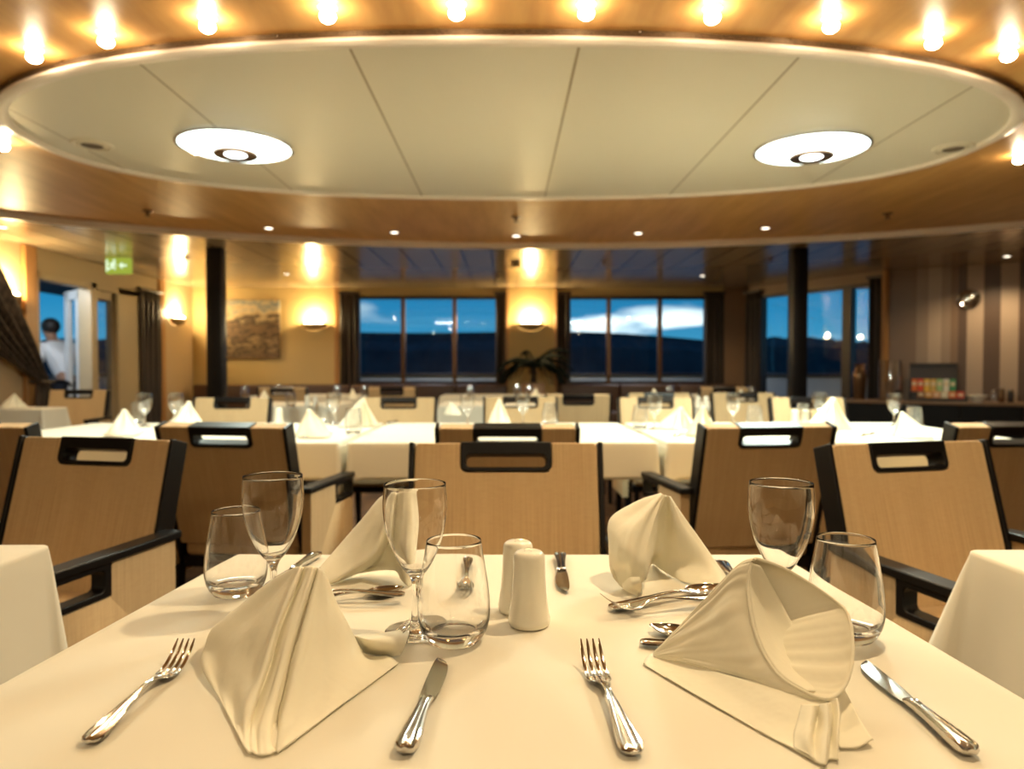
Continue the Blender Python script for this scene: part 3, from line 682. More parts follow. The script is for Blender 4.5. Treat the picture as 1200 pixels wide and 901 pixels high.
bm = B(); bmesh.ops.create_uvsphere(bm, u_segments=20, v_segments=12, radius=1, matrix=Matrix.Translation((-.345,0,1.565)) @ Matrix.Diagonal((.105,.098,.10,1))); obj('hair', bm, 'hair', per)
bm = B(); tube(bm, [(-.455,0,1.53),(-.475,0,1.50),(-.455,0,1.49)], [.012,.018,.01], 8); obj('nose', bm, 'skin', per)
for sgn in (-1, 1):
    for k in range(5):
        bm = B(); y = sgn*.19+(k-2)*.014; tube(bm, [(-.58,y,.835),(-.62,y+.003*(k-2),.82),(-.64,y+.003*(k-2),.795)] if k != (4 if sgn < 0 else 0) else [(-.56,y,.84),(-.585,y+sgn*-.02,.82),(-.60,y+sgn*-.022,.80)], [.009,.008,.006], 6); obj('finger', bm, 'skin', per)
t = thing('deck_table', 'small white clothed table on the deck in front of the person', 'table', (-6.0, 8.6, 0))
bm = B(); box(bm, -.35, .35, -.45, .45, .72, .76, bev=.008); obj('tabletop', bm, 'bulwark', t)
for sx_ in (-1, 1):
    for sy_ in (-1, 1): bm = B(); tube(bm, [(sx_*.3, sy_*.4, .72), (sx_*.3, sy_*.4, 0)], .02); obj('leg', bm, 'bulwark', t)
l = bpy.data.lights.new('deck_fill_light', 'POINT'); l.energy = 26; l.color = (.85,.92,1); l.shadow_soft_size = .08  # added lamp, put in to light the person and the white door leaf
lo = bpy.data.objects.new('deck_fill_light', l); C.objects.link(lo); lo.location = (-5.0, 7.0, 2.05)
t = thing('added_deck_lamp', 'added round fill lamp under the deck soffit outside the door', 'lamp', (-5.0, 7.0, 2.14)); bm = B(); lathe(bm, [(.08, 0), (.08, -.03), (.05, -.045), (0, -.05)], 24); obj('housing', bm, 'bulb_small', t)

for x_ in (-1.15, 1.95):  # unseen lamps added above the windows to brighten the bulwark
    t = thing('added_deck_lamp', 'added unseen fill lamp outside above the %s window' % ('first' if x_ < 0 else 'cloudy'), 'lamp', (x_, YB+.14, 2.25)); bm = B(); box(bm, -.15, .15, -.02, .06, -.03, .03, bev=.008); obj('housing', bm, 'bulb_small', t)
    l = bpy.data.lights.new('deck_fill_light', 'AREA'); l.shape = 'RECTANGLE'; l.size = .28; l.size_y = .05; l.energy = 9; l.color = (.8,.9,1)
    lo = bpy.data.objects.new('deck_fill_light', l); C.objects.link(lo); lo.location = (x_, YB+.22, 2.2)
# sky: dusk gradient with bright cloud banks near the horizon
w = bpy.data.worlds.new('dusk'); sc.world = w; w.use_nodes = True; nt = w.node_tree; nd = nt.nodes; lk = nt.links
bg = nd['Background']; tc = nd.new('ShaderNodeTexCoord'); sp = nd.new('ShaderNodeSeparateXYZ'); lk.new(tc.outputs['Generated'], sp.inputs[0])
rp = nd.new('ShaderNodeValToRGB'); e = rp.color_ramp.elements; e[0].position = 0; e[0].color = (.08,.40,.62,1); e[1].position = .22; e[1].color = (.008,.10,.27,1); x = e.new(.08); x.color = (.02,.25,.50,1)
lk.new(sp.outputs[2], rp.inputs['Fac'])
mp = nd.new('ShaderNodeMapping'); mp.inputs['Scale'].default_value = (5.5, 5.5, 26); mp.inputs['Location'].default_value = (.35, 0, .2); lk.new(tc.outputs['Generated'], mp.inputs['Vector'])
no = nd.new('ShaderNodeTexNoise'); no.inputs['Scale'].default_value = 1.0; no.inputs['Detail'].default_value = 5; lk.new(mp.outputs[0], no.inputs['Vector'])
def wm_(op, a, b=None):
    n_ = nd.new('ShaderNodeMath'); n_.operation = op; n_.use_clamp = op == 'MULTIPLY'
    for i, v in enumerate((a, b)):
        if v is None: continue
        if isinstance(v, (int, float)): n_.inputs[i].default_value = v
        else: lk.new(v, n_.inputs[i])
    return n_.outputs[0]
# cloud glow centred on the sunset direction (azimuth ~ 9 deg right of +Y, a few degrees up)
dx = wm_('SUBTRACT', sp.outputs[0], .155); dz = wm_('SUBTRACT', sp.outputs[2], .060)
dd = wm_('ADD', wm_('POWER', wm_('ABSOLUTE', wm_('DIVIDE', dx, .16)), 2), wm_('POWER', wm_('ABSOLUTE', wm_('DIVIDE', dz, .030)), 2))
gl = wm_('SUBTRACT', 1.0, wm_('MINIMUM', dd, 1.0))
fr_ = nd.new('ShaderNodeMath'); fr_.operation = 'GREATER_THAN'; lk.new(sp.outputs[1], fr_.inputs[0]); fr_.inputs[1].default_value = 0
cf = wm_('MULTIPLY', wm_('SUBTRACT', wm_('ADD', no.outputs['Fac'], wm_('MULTIPLY', wm_('MULTIPLY', gl, .34), fr_.outputs[0])), .60), 6.0)
mx = nd.new('ShaderNodeMixRGB'); lk.new(cf, mx.inputs[0]); lk.new(rp.outputs[0], mx.inputs[1]); mx.inputs[2].default_value = (.55,.75,.85,1)
mg = nd.new('ShaderNodeMixRGB'); mg.blend_type = 'ADD'; mg.inputs[0].default_value = 1; lk.new(mx.outputs[0], mg.inputs[1])
g2 = nd.new('ShaderNodeMixRGB'); g2.blend_type = 'MULTIPLY'; g2.inputs[0].default_value = 1; lk.new(wm_('MULTIPLY', wm_('MULTIPLY', gl, cf), 1.0), g2.inputs[1]); g2.inputs[2].default_value = (1.2,1.3,1.2,1); lk.new(g2.outputs[0], mg.inputs[2])
lk.new(mg.outputs[0], bg.inputs[0]); bg.inputs[1].default_value = .5
# ------------------------------------------------------------------ chairs
def make_chair():
    t = thing('dining_chair', 'x', 'chair', (0,0,0), 0, 'upholstered dining chairs')
    # back plane: u across, v up the back; reclined
    yb, yt, zb, zt_ = .17, .295, .40, .862
    def bp(u, v, w):   # w forward/back thickness
        k = (v-zb)/(zt_-zb); ang = math.atan2(yt-yb, zt_-zb); bow = .012*(1-(u/.26)**2)
        return Vector((u, yb+(yt-yb)*k+w*math.cos(ang)+bow, v+w*math.sin(ang)*-1))
    W, nw, nh, r = .245, .122, .076, .018
    top = .862
    def arc(cx, cz, a0, a1, r, n=4): return [(cx+r*math.cos(a0+(a1-a0)*k/n), cz+r*math.sin(a0+(a1-a0)*k/n)) for k in range(n+1)]
    out = [(-W, zb), (0, zb), (W, zb), (W, .6), (W, top-.008), (W-.008, top)] + [(nw, top)] + arc(nw-r, top-nh+r, 0, -PI/2, r) + arc(-nw+r, top-nh+r, -PI/2, -PI, r) + [(-nw, top), (-W+.008, top), (-W, top-.008), (-W, .6)]
    bm = B(); extrude_poly(bm, out, None, bp, -.026, .026); o = obj('backrest', bm, 'fabric', t, smooth=True, angle=30); bevel(o, .006)
    bm = B(); nw2, nh2 = nw-.001, nh-.001
    o2 = [(nw2, top+.002)] + arc(nw2-r, top-nh2+r, 0, -PI/2, r) + arc(-nw2+r, top-nh2+r, -PI/2, -PI, r) + [(-nw2, top+.002)]
    extrude_poly(bm, o2, rrect(-nw2+.013, nw2-.013, top-nh2+.011, top-.031, .012), bp, -.030, .030); o = obj('back_handle', bm, 'black', t, angle=30); bevel(o, .003, 2)
    for s in (-1, 1):   # black side boards of the back
        bm = B(); ss = [(s*(W+.001), .30), (s*(W+.014), .30), (s*(W+.014), top+.002), (s*(W+.001), top+.002)]
        extrude_poly(bm, ss, None, bp, -.032, .034); o = obj('back_frame', bm, 'black', t, angle=30); bevel(o, .003, 2)
    bm = B(); box(bm, -.235, .235, -.215, .19, .34, .46, bev=.025, seg=3); obj('seat', bm, 'fabric', t)
    bm = B(); box(bm, -.24, .24, -.195, .19, .30, .345, bev=.005, seg=1); obj('seat_frame', bm, 'black', t)
    yf, yr = -.19, .215
    for s in (-1, 1):
        xa, xb = s*.262, s*.302
        def sp_(u, v, w, s=s): return Vector((s*w, u, v))
        sl = .0   # arms rise slightly to the front
        def az(y): return .605+sl*(.2-y)/.46
        po = [(yf, .27), (yr, .27), (yr, az(yr))] + [(.002, az(0))] + arc(.002, az(0)-.012, PI/2, PI, .012, 3) + arc(-.023, .535, 0, -PI/2, .013, 3)[1:] + [(yf+.012, .522)] + arc(yf+.012, .51, PI/2, PI, .012, 3)
        bm = B(); extrude_poly(bm, po, None, sp_, .264, .300); o = obj('side_panel', bm, 'fabric_side', t, angle=30); bevel(o, .006)
        ho = [(yf-.004, .524), (-.012, .524), (-.012, az(-.05)), (yf-.004, az(yf))]
        hh = rrect(yf+.016, -.034, .54, .592, .012)
        bm = B(); extrude_poly(bm, ho, hh, sp_, .262, .302); o = obj('arm_handle', bm, 'black', t, angle=30); bevel(o, .0025, 2)
        bm = B(); ao = [(yf-.006, az(yf)), (yr+.02, az(yr)), (yr+.02, az(yr)+.022), (yf-.006, az(yf)+.022)]
        extrude_poly(bm, ao, None, sp_, .254, .308); o = obj('armrest', bm, 'black', t, angle=30); bevel(o, .004, 2)
        for y in (-.165, .185):
            bm = B(); y2 = y+(.03 if y > 0 else 0)
            rings = []
            for z, q, yy in ((0, .014, y2), (.31, .02, y)):
                rings.append([Vector((s*.262+a*q, yy+b*q, z)) for a, b in ((-1,-1),(1,-1),(1,1),(-1,1))])
            V = grid_faces(bm, rings, True); bm.faces.new(V[0]); bm.faces.new(V[1]); obj('leg', bm, 'black', t, smooth=False)
    return t
chair = make_chair(); used = [False]
def place_chair(X, Yt, rz, label, away=False):
    a = rz+(PI if away else 0)
    off = Vector((.0, .305, 0)); off.rotate(Matrix.Rotation(a, 3, 'Z')); loc = Vector((X, Yt, 0))-off
    if not used[0]:
        chair.location = loc; chair.rotation_euler = (0,0,a); chair['label'] = label; used[0] = True; return chair
    return dup(chair, loc, a, label)
place_chair(.0, 1.93, 0, 'tan chair squarely facing the camera across the nearest table')
place_chair(-1.17, 2.07, -.22, 'tan chair facing the camera behind the cropped table corner at the left edge')
place_chair(1.08, 1.93, .24, 'tan chair facing the camera behind the cropped table corner at the right edge')
place_chair(.005, 2.53, 0, 'chair seen from behind, directly above the middle chair of the nearest table', True)
place_chair(-1.035, 2.585, -.17, 'chair seen from behind between the left goblet and the black post', True)
place_chair(.955, 2.56, .15, 'chair seen from behind whose left arm reaches over the rear napkin', True)
place_chair(-1.98, 2.60, -.08, 'chair seen from behind, cut off by the left edge of the photo', True)
place_chair(1.88, 2.58, .08, 'chair seen from behind, cut off by the right edge of the photo', True)
place_chair(-1.86, 4.85, .03, 'pale lit chair beyond the long table in front of the black post by the painting')
place_chair(-.73, 4.85, 0, 'pale lit chair beyond the long table below the first window')
place_chair(.10, 4.95, 0, 'pale lit chair beyond the long table in front of the palm')
place_chair(1.02, 4.85, 0, 'pale lit chair beyond the long table below the cloudy window')
place_chair(2.06, 4.85, 0, 'pale lit chair beyond the long table below the angled window')
place_chair(1.92, 5.75, 0, 'lit chair further back between the cloudy and the angled window')
place_chair(1.24, 5.75, 0, 'lit chair further back half hidden behind the chair below the cloudy window')
place_chair(-3.92, 6.55, .1, 'tan chair facing the camera beside the open deck door')
place_chair(.56, 5.48, 0, 'brown chair seen from behind beside the middle rear table', True)
place_chair(-2.35, 7.45, 0, 'far chair facing away at the wall table under the painting', True)
place_chair(-1.2, 7.45, .05, 'far chair facing away at the wall table under the first window', True)
place_chair(2.3, 7.45, 0, 'far chair facing away at the wall table under the cloudy window', True)

# ------------------------------------------------------------------ tables and cloths
def cloth(name, corners, z, drop, label, seed=1, flare=.035, corner_drop=.10, cr_=.015):
    """tablecloth: corners counter-clockwise from near left"""
    rnd = random.Random(seed); c = [Vector((x, y, 0)) for x, y in corners]; per = []
    for i in range(4):
        a, b = c[i], c[(i+1) % 4]; p_ = c[i-1]; d = (b-a).normalized(); dp = (a-p_).normalized()
        n1 = Vector((dp.y, -dp.x, 0)); n2 = Vector((d.y, -d.x, 0))
        for k in range(9):
            t = k/8; nn = (n1*(1-t)+n2*t).normalized(); ctr = a-dp*cr_+d*cr_
            per.append((ctr+nn*cr_ if True else a, nn, 1-abs(t-.5)*1.5))
        L = (b-a).length; m_ = max(8, int(L/.03))
        for k in range(1, m_):
            t = k/m_; p = a.lerp(b, t)
            if (p-a).length < cr_*1.6 or (p-b).length < cr_*1.6: continue
            dist = min((p-a).length, (p-b).length); per.append((p, n2, max(0, .30-dist/.22)))
    ph = [rnd.uniform(0, 6.28) for _ in range(4)]
    bm = B(); rows = []; S = 0; acc = []
    for i, (p, nn, w_) in enumerate(per):
        acc.append(S); S += (per[(i+1) % len(per)][0]-p).length
    def row(ins, z_, t):
        r_ = []
        for i, (p, nn, w_) in enumerate(per):
            s = acc[i]; rip = .5*math.sin(s*21+ph[0])+.35*math.sin(s*34+ph[1])+.3*math.sin(s*9+ph[2])
            o = ins + t*(flare*(.35+.25*rip) + w_*flare*2.2)
            r_.append(p+nn*o+Vector((0, 0, z_-(corner_drop*w_*t if t else 0))))
        return r_
    rows.append(row(-.014, z, 0)); rows.append(row(-.006, z-.0006, 0)); rows.append(row(-.0015, z-.003, 0)); rows.append(row(0, z-.009, 0))
    for k in range(1, 11): t = k/10; rows.append(row(.001, z-.009-drop*t, t))
    V = grid_faces(bm, rows, True); bm.faces.new(V[0])
    o = obj(name, bm, 'cloth', None, angle=60); solid(o, .0012, -1); return tag(o, label, 'tablecloth')
def table(corners, z, label, cl_label, drop, seed, **k):
    cx = sum(c[0] for c in corners)/4; cy_ = sum(c[1] for c in corners)/4
    t = thing('dining_table', label, 'table', (cx, cy_, 0))
    bm = B(); sh = [Vector((x-cx, y-cy_, 0))*(.985) for x, y in corners]
    f = bm.faces.new([bm.verts.new((v.x, v.y, z-.035)) for v in sh]); r = bmesh.ops.extrude_face_region(bm, geom=[f])
    for v in r['geom']:
        if isinstance(v, bmesh.types.BMVert): v.co.z = z-.003
    obj('tabletop', bm, 'black', t, smooth=False)
    for s in ((-1, 1) if abs(corners[1][0]-corners[0][0]) > 1.2 else (0,)):
        x = s*abs(corners[1][0]-corners[0][0])*.3
        bm = B(); lathe(bm, smooth_prof([(.05, z-.04), (.04, z-.1), (.035, .3), (.045, .06)], 3), 20, Matrix.Translation((x,0,0))); obj('pedestal', bm, 'black', t)
        bm = B()
        for a in range(4):
            mt = Matrix.Translation((x,0,0)) @ Matrix.Rotation(PI/4+a*PI/2, 4, 'Z'); box(bm, 0, .30, -.03, .03, .0, .04, mt, bev=.008)
        obj('base', bm, 'black', t)
    return cloth('tablecloth', corners, z, drop, cl_label, seed, **k)
ZT = .75
def xy(px, py, z=ZT): p = at(px, py, z); return (p.x, p.y)
NA = [xy(-262, 925), xy(1405, 925), xy(915, 648.5), xy(277, 648.5)]
y0 = .535
NA[0] = (-.536, y0); NA[1] = (.515, y0)
table(NA, ZT, 'nearest dining table under the cream cloth filling the foreground', 'cream tablecloth on the nearest table in the foreground', .28, 1)
lc = xy(62, 637); rc = xy(1131, 643)
table([(lc[0]-.95, lc[1]-.72), (lc[0]-.02, lc[1]-.72), lc, (lc[0]-.9, lc[1])], ZT, 'table at the left edge beside the nearest table', 'cream tablecloth whose corner shows at the left edge of the photo', .26, 2, flare=.02)
table([(rc[0]+.03, rc[1]-.72), (rc[0]+.95, rc[1]-.72), (rc[0]+.9, rc[1]), rc], ZT, 'table at the right edge beside the nearest table', 'cream tablecloth whose corner shows at the right edge of the photo', .26, 3, flare=.05)
yB0, yB1 = 3.03, 4.13
for x0, x1, nm, sd in ((-2.4, -.715, 'tied curtain', 5), (-.68, .655, 'middle', 6), (.69, 2.3, 'sideboard', 9)):
    table([(x0, yB0), (x1, yB0), (x1, yB1), (x0, yB1)], ZT, 'long dining table of the second row, %s section' % nm, 'cream tablecloth on the second row of tables, %s section' % nm, .15, sd, flare=.008, corner_drop=.09)
pD = xy(78, 477)
table([(pD[0]-.98, 5.5), (pD[0], 5.5), (pD[0]-.02, 5.85), (pD[0]-.98, 5.85)], ZT, 'table below the tied back curtain', 'cream tablecloth on the table below the tied back curtain', .3, 11)
for x0, x1, nm, sd in ((-2.2, -1.45, 'painting', 12), (-.58, .55, 'palm', 13), (1.35, 2.2, 'cloudy window', 14)):
    table([(x0, 6.0), (x1, 6.0), (x1, 6.75), (x0, 6.75)], ZT, 'third row table in front of the %s' % nm, 'cream tablecloth on the third row table in front of the %s' % nm, .25, sd)
for x0, x1, nm, sd in ((-2.9, -1.4, 'painting', 15), (-.75, .6, 'first window', 16), (1.5, 3.1, 'cloudy window', 17)):
    table([(x0, 8.0), (x1, 8.0), (x1, 8.7), (x0, 8.7)], ZT, 'wall table in front of the bench near the %s' % nm, 'cream tablecloth on the wall table by the bench near the %s' % nm, .25, sd)

# ------------------------------------------------------------------ glassware
ZC_ = ZT+.0008
GB = [(.0095,.0715),(.0150,.0775),(.0225,.0900),(.0302,.1070),(.0358,.127),(.0386,.147),(.0385,.163),(.0372,.1790),(.0367,.1798)]
GI = [(.0363,.1795),(.0376,.163),(.0377,.147),(.0349,.127),(.0293,.1075),(.0215,.0910),(.0138,.0795),(.006,.0752),(0,.0745)]
GF = [(0,.0005),(.034,.0),(.0362,.0014),(.0355,.0028),(.024,.0050),(.012,.0078),(.0062,.013),(.0044,.028),(.0042,.05),(.0052,.063),(.0095,.0715)]
TB = [(0,.0022),(.024,.0012),(.0290,.0008),(.0330,.0055),(.0385,.0150),(.0418,.028),(.0424,.044),(.0408,.066),(.0375,.090),(.0342,.110),(.0321,.1248),(.0317,.1257)]
TI = [(.0312,.1253),(.0332,.110),(.0365,.090),(.0398,.066),(.0413,.044),(.0403,.029),(.0368,.0200),(.029,.0162),(.015,.0148),(0,.0145)]
def near_goblet(px, py, label, s=1.0):
    p = at(px, py, ZT); t = thing('water_goblet', label, 'glass', (p.x, p.y, ZC_), 0, 'stemmed water goblets')
    bm = B(); lathe(bm, smooth_prof(GF, 3)[:-1]+smooth_prof(GB, 4)[:-1]+smooth_prof(GI, 4), 72); obj('goblet_glass', bm, 'glass', t, angle=80); t.scale = (s, s, s); return t
def near_tumbler(px, py, label, s=1.0):
    p = at(px, py, ZT); t = thing('stemless_tumbler', label, 'glass', (p.x, p.y, ZC_), 0, 'stemless tumblers')
    bm = B(); lathe(bm, [(r, z*.94) for r, z in smooth_prof(TB, 4)[:-1]+smooth_prof(TI, 4)], 72); obj('tumbler_glass', bm, 'glass', t, angle=80); t.scale = (s, s, s); return t
near_goblet(487, 741, 'water goblet on the nearest table in front of the rear left napkin')
near_goblet(321, 720, 'water goblet between the left tumbler and the front left napkin')
near_goblet(914, 738, 'water goblet behind the front right napkin on the nearest table')
near_tumbler(532, 751, 'stemless tumbler in the middle of the nearest table beside the shakers')
near_tumbler(277, 696, 'stemless tumbler near the left edge of the nearest table')
near_tumbler(990, 748, 'stemless tumbler at the tip of the right knife')

# far glasses: thin-walled, one prototype of each
def strip_prof(p): return p
gp = thing('water_goblet', 'x', 'glass', (0,0,-5), 0, 'stemmed water goblets')
bm = B(); lathe(bm, smooth_prof([(.0095,.0715),(.0165,.0770),(.0250,.0880),(.0322,.104),(.0370,.124),(.0389,.144),(.0384,.163),(.0370,.1795)], 2), 28); obj('bowl', bm, 'thin', gp)
bm = B(); lathe(bm, smooth_prof([(0,.0),(.034,.0),(.0362,.0014),(.024,.0050),(.012,.0078),(.0055,.013),(.0044,.028),(.0042,.05),(.0052,.063),(.0095,.0715)], 2), 20); obj('stem', bm, 'glass', gp)
tp = thing('stemless_tumbler', 'x', 'glass', (0,0,-5), 0, 'stemless tumblers')
bm = B(); lathe(bm, smooth_prof([(.0330,.0155),(.0418,.028),(.0424,.044),(.0408,.066),(.0375,.090),(.0342,.110),(.0318,.1255)], 2), 28); obj('bowl', bm, 'thin', tp)
bm = B(); lathe(bm, [(0,.001),(.029,.0008),(.033,.0055),(.036,.012),(.033,.0155),(0,.0135)], 24); obj('base', bm, 'glass', tp)
protos = {'g': [gp, 0], 't': [tp, 0]}
def far(kind, px, py, label, z=ZT, s=1.0):
    p = at(px, py, z); pr = protos[kind]
    if pr[1] == 0: pr[1] = 1; pr[0].location = (p.x, p.y, z+.001); pr[0]['label'] = label; return pr[0]
    return dup(pr[0], (p.x, p.y, z+.001), 0, label)
G2 = [(170,499.5,'goblet behind the white napkin at the tied curtain end of the second row'),(206,499,'goblet next to the chair back slot on the tied curtain side of the second row'),
 (391,497.5,'goblet below the first window beside the pale napkin peak'),(548,500,'goblet standing just left of the tent napkin by the palm'),(613,499,'goblet standing just right of the tent napkin by the palm'),
 (767,503,'goblet in front of the cloudy window with a bright rim'),(859,500,'goblet above the right chair seen from behind'),(960,497,'goblet behind the napkin below the angled window'),(1048,499,'goblet on the second row nearest the tea chest')]
for x, y, lb in G2: far('g', x, y, lb)
T2 = [(378,496,'tumbler on the second row between the shaker and the goblet below the first window'),(414,509,'tumbler lying close to the knife on the second row below the first window'),(644,499,'tumbler beside the goblet right of the palm'),
 (750,503,'wide tumbler left of the goblet under the cloudy window'),(884,503,'tumbler above the chair back right of the middle'),(941,500,'tumbler behind the small white shaker under the angled window'),(1071,506,'tumbler at the sideboard end of the second row'),(161,497,'tumbler behind the goblet at the tied curtain end')]
for x, y, lb in T2: far('t', x, y, lb)
T4 = [(326,464,'painting'),(395,464,'dark curtain'),(427,464,'first pane of the first window'),(551,464,'third pane of the first window'),(606,464,'palm planter on its left'),(620,464,'palm planter on its right'),(785,466,'third pane of the cloudy window'),(845,466,'curtain of the cloudy window'),(880,467,'dark curtain of the angled window')]
for x, y, lb in T4: far('t', x, y, 'far tumbler on a wall table in front of the '+lb)
far('t', 4, 470, 'tumbler on the table below the tied back curtain')
far('t', 341, 477, 'tumbler beside the pair of shakers on the third row'); far('t', 287, 466, 'far tumbler beside the black post')

# shakers
def shaker_proto(label, px, py, z=ZT, n=5):
    p = at(px, py, z); t = thing('shaker', label, 'shaker', (p.x, p.y, z+.0008), 0, 'ivory salt and pepper shakers')
    bm = B(); lathe(bm, smooth_prof([(0,.0),(.022,.0),(.0255,.003),(.0262,.008),(.0252,.014),(.0222,.035),(.0205,.06),(.0198,.080),(.0188,.0875),(.0150,.0915),(.007,.0928),(0,.093)], 4), 40); obj('body', bm, 'porcelain', t)
    bm = B()
    for k in range(n):
        a = 2*PI*k/n; x, y = (.007*math.cos(a), .007*math.sin(a)) if k else (0, 0); lathe(bm, [(0,.0932),(.0011,.0931)], 8, Matrix.Translation((x, y, -.0000)))
    obj('holes', bm, 'hole', t); return t
sp1 = shaker_proto('front ivory shaker of the pair on the nearest table', 620, 732)
shaker_proto('rear ivory shaker of the pair on the nearest table', 607, 716, n=3)
for x, y, z, lb in ((327,497,ZT,'single ivory shaker on the second row below the painting'),(360,476.5,ZT,'left shaker of the white pair on the third row below the painting'),(369,476.5,ZT,'right shaker of the white pair on the third row below the painting'),(818,478,ZT,'left shaker of the white pair under the cloudy window'),(827,478,ZT,'right shaker of the white pair under the cloudy window'),(932,500,ZT,'left shaker of the close pair under the angled window'),(944,500,ZT,'right shaker of the close pair under the angled window')):
    p = at(x, y, z); dup(sp1, (p.x, p.y, z+.0008), 0, lb)

# ------------------------------------------------------------------ cutlery
XS = [0, -.45,-.72,-.84,-1,-.84,-.72,-.45]
def ringpts(x, y0, z0, w, th, thread=1.0):
    pr = [(-1,0),(-.92,.75),(-.74,.95),(-.56,.22),(-.36,.75),(0,.95),(.36,.75),(.56,.22),(.74,.95),(.92,.75),(1,0),(.8,-.7),(.4,-.9),(0,-.95),(-.4,-.9),(-.8,-.7)]
    out = []
    for a, b in pr:
        if b > 0: b = b*thread+(1-thread)*math.sqrt(max(0, 1-a*a*.98))
        out.append(Vector((x, y0+a*w, z0+b*th)))
    return out
def loft(bm, sec):
    rows = [ringpts(*s) for s in sec]; V = grid_faces(bm, rows, True); bm.faces.new(V[0]); bm.faces.new(V[-1])
def handle_sections(L, neck_w=.0033, rise=.011):
    return [(.0,0,.0045,.004,.0016,.4),(.0015,0,.0045,.0075,.0022,.6),(.005,0,.0046,.0098,.0026,.9),(.012,0,.0048,.0108,.0027,1),(.025,0,.0055,.0103,.0025,1),(.045,0,.0070,.0080,.0023,1),(.065,0,.0088,.0058,.0022,1),(.085,0,.0103,.0043,.0022,.8),(.1,0,rise,neck_w,.0023,.4),(.112,0,rise-.0005,neck_w,.0023,.2)]
def make_fork(label, L=.195):
    t = thing('dinner_fork', label, 'fork', (0,0,0), 0, 'table forks')
    bm = B(); loft(bm, handle_sections(L)+[(.122,0,.0092,.0045,.0021,0),(.129,0,.0070,.0082,.0018,0),(.136,0,.0050,.0118,.0014,0),(.143,0,.0036,.0128,.0012,0),(.148,0,.0032,.0128,.0012,0)])
    obj('handle', bm, 'silver', t)
    for k in range(4):
        yy = (-1.5+k)*.0070; bm = B(); sec = []
        for s in range(8):
            u = s/7; x = .1462+u*.0488; z = .0032-.002*math.sin(u*PI*.9)*.8+.022*u**1.8; y = yy*(1-.05*u)
            sec.append((x, y, z, .0023*(1-.45*u**3) if s < 7 else .0008, .0012*(1-.35*u), 0))
        loft(bm, sec); obj('tine', bm, 'silver', t)
    return t
def make_knife(label):
    t = thing('table_knife', label, 'knife', (0,0,0), 0, 'table knives')
    bm = B(); loft(bm, [(.0,0,.006,.004,.003,.4),(.002,0,.006,.0082,.0045,.6),(.006,0,.006,.0102,.0054,.9),(.016,0,.006,.0108,.0056,1),(.035,0,.006,.0096,.0052,1),(.06,0,.006,.0075,.0046,1),(.08,0,.006,.0066,.0042,1),(.092,0,.006,.0072,.0040,.8),(.098,0,.006,.0078,.0036,.3),(.1005,0,.006,.0072,.0024,0)])
    obj('handle', bm, 'silver', t)
    bm = B(); rows = []
    for x, ya, yb in ((.099,-.0070,.0070),(.105,-.0082,.0076),(.115,-.0096,.0082),(.13,-.0106,.0088),(.15,-.0108,.0090),(.168,-.0100,.0090),(.182,-.0078,.0088),(.191,-.0045,.0082),(.197,.0005,.0072),(.200,.0050,.0066)):
        rows.append([Vector((x, ya, .0045)), Vector((x, ya*.4+yb*.6, .0058)), Vector((x, yb, .0060)), Vector((x, yb, .0048)), Vector((x, ya*.4+yb*.6, .0046))])
    V = grid_faces(bm, rows, True); bm.faces.new(V[0]); bm.faces.new(V[-1]); obj('blade', bm, 'silver', t); return t
def make_spoon(label):
    t = thing('dessert_spoon', label, 'spoon', (0,0,0), 0, 'dessert spoons')
    bm = B(); loft(bm, handle_sections(.18)+[(.122,0,.0085,.0045,.0021,0),(.128,0,.0070,.0070,.0017,0)]); obj('handle', bm, 'silver', t)
    bm = B(); rows = []
    for i in range(17):
        u = i/16; x = .124+u*.062; hw = .0205*math.sin(PI*min(1, .04+.96*u)**.85)**.62 if 0 < i < 16 else .003
        rim = .0085+.002*u; dp = .0085*math.sin(PI*u)**.8
        rows.append([Vector((x, hw*math.sin(a), rim-dp*math.cos(a)**1.0)) for a in [(-PI/2)+PI*k/12 for k in range(13)]])
    grid_faces(bm, rows); o = obj('bowl', bm, 'silver', t); solid(o, .0012, 0); return t
proto_c = {}
def cutlery(kind, end, tip, label, z=ZT, lift=0, ztip=0, flip=False):
    mk = {'fork': make_fork, 'knife': make_knife, 'spoon': make_spoon}[kind]
    L = {'fork': .195, 'knife': .2, 'spoon': .186}[kind]
    a = at(*end, z+.004+lift); b = at(*tip, z+.004+ztip+lift); d = b-a
    if kind not in proto_c: proto_c[kind] = o = mk(label)
    else: o = dup(proto_c[kind], label=label)
    mid = (a+b)/2; h = math.atan2(d.y, d.x); c = mid-Vector((math.cos(h), math.sin(h), 0))*L/2
    o.location = (c.x, c.y, z+.001+lift); o.rotation_euler = (0, 0, h)
    s = max(.85, min(1.15, d.length/L)); o.scale = (s, s*(-1 if flip else 1), s); return o
cutlery('fork', (111,864), (222,749), 'fork left of the front left napkin', ztip=.016)
cutlery('fork', (742,883), (691,754), 'fork left of the front right napkin, tines towards the shakers', ztip=.016)
cutlery('knife', (476,878), (521,770), 'knife right of the front left napkin')
cutlery('knife', (1131,878), (1004,772), 'knife right of the front right napkin', flip=True)
cutlery('knife', (656,651), (661,694), 'small knife at the far side right of the shakers')
cutlery('fork', (552,654), (545,688), 'fork at the far side seen through the middle tumbler', ztip=.014)
cutlery('knife', (371,651), (308,692), 'knife behind the front left napkin beside the left goblet', flip=True)
cutlery('fork', (840,655), (882,698), 'fork lying behind the rear right napkin', ztip=.014)
cutlery('spoon', (713,714), (846,691), 'spoon in front of the rear right napkin, bowl to the right')
cutlery('fork', (822,702), (701,702), 'fork crossed on the spoon in front of the rear right napkin', lift=.007, ztip=.014)
cutlery('spoon', (352,706), (482,691), 'spoon in front of the rear left napkin, bowl to the right')
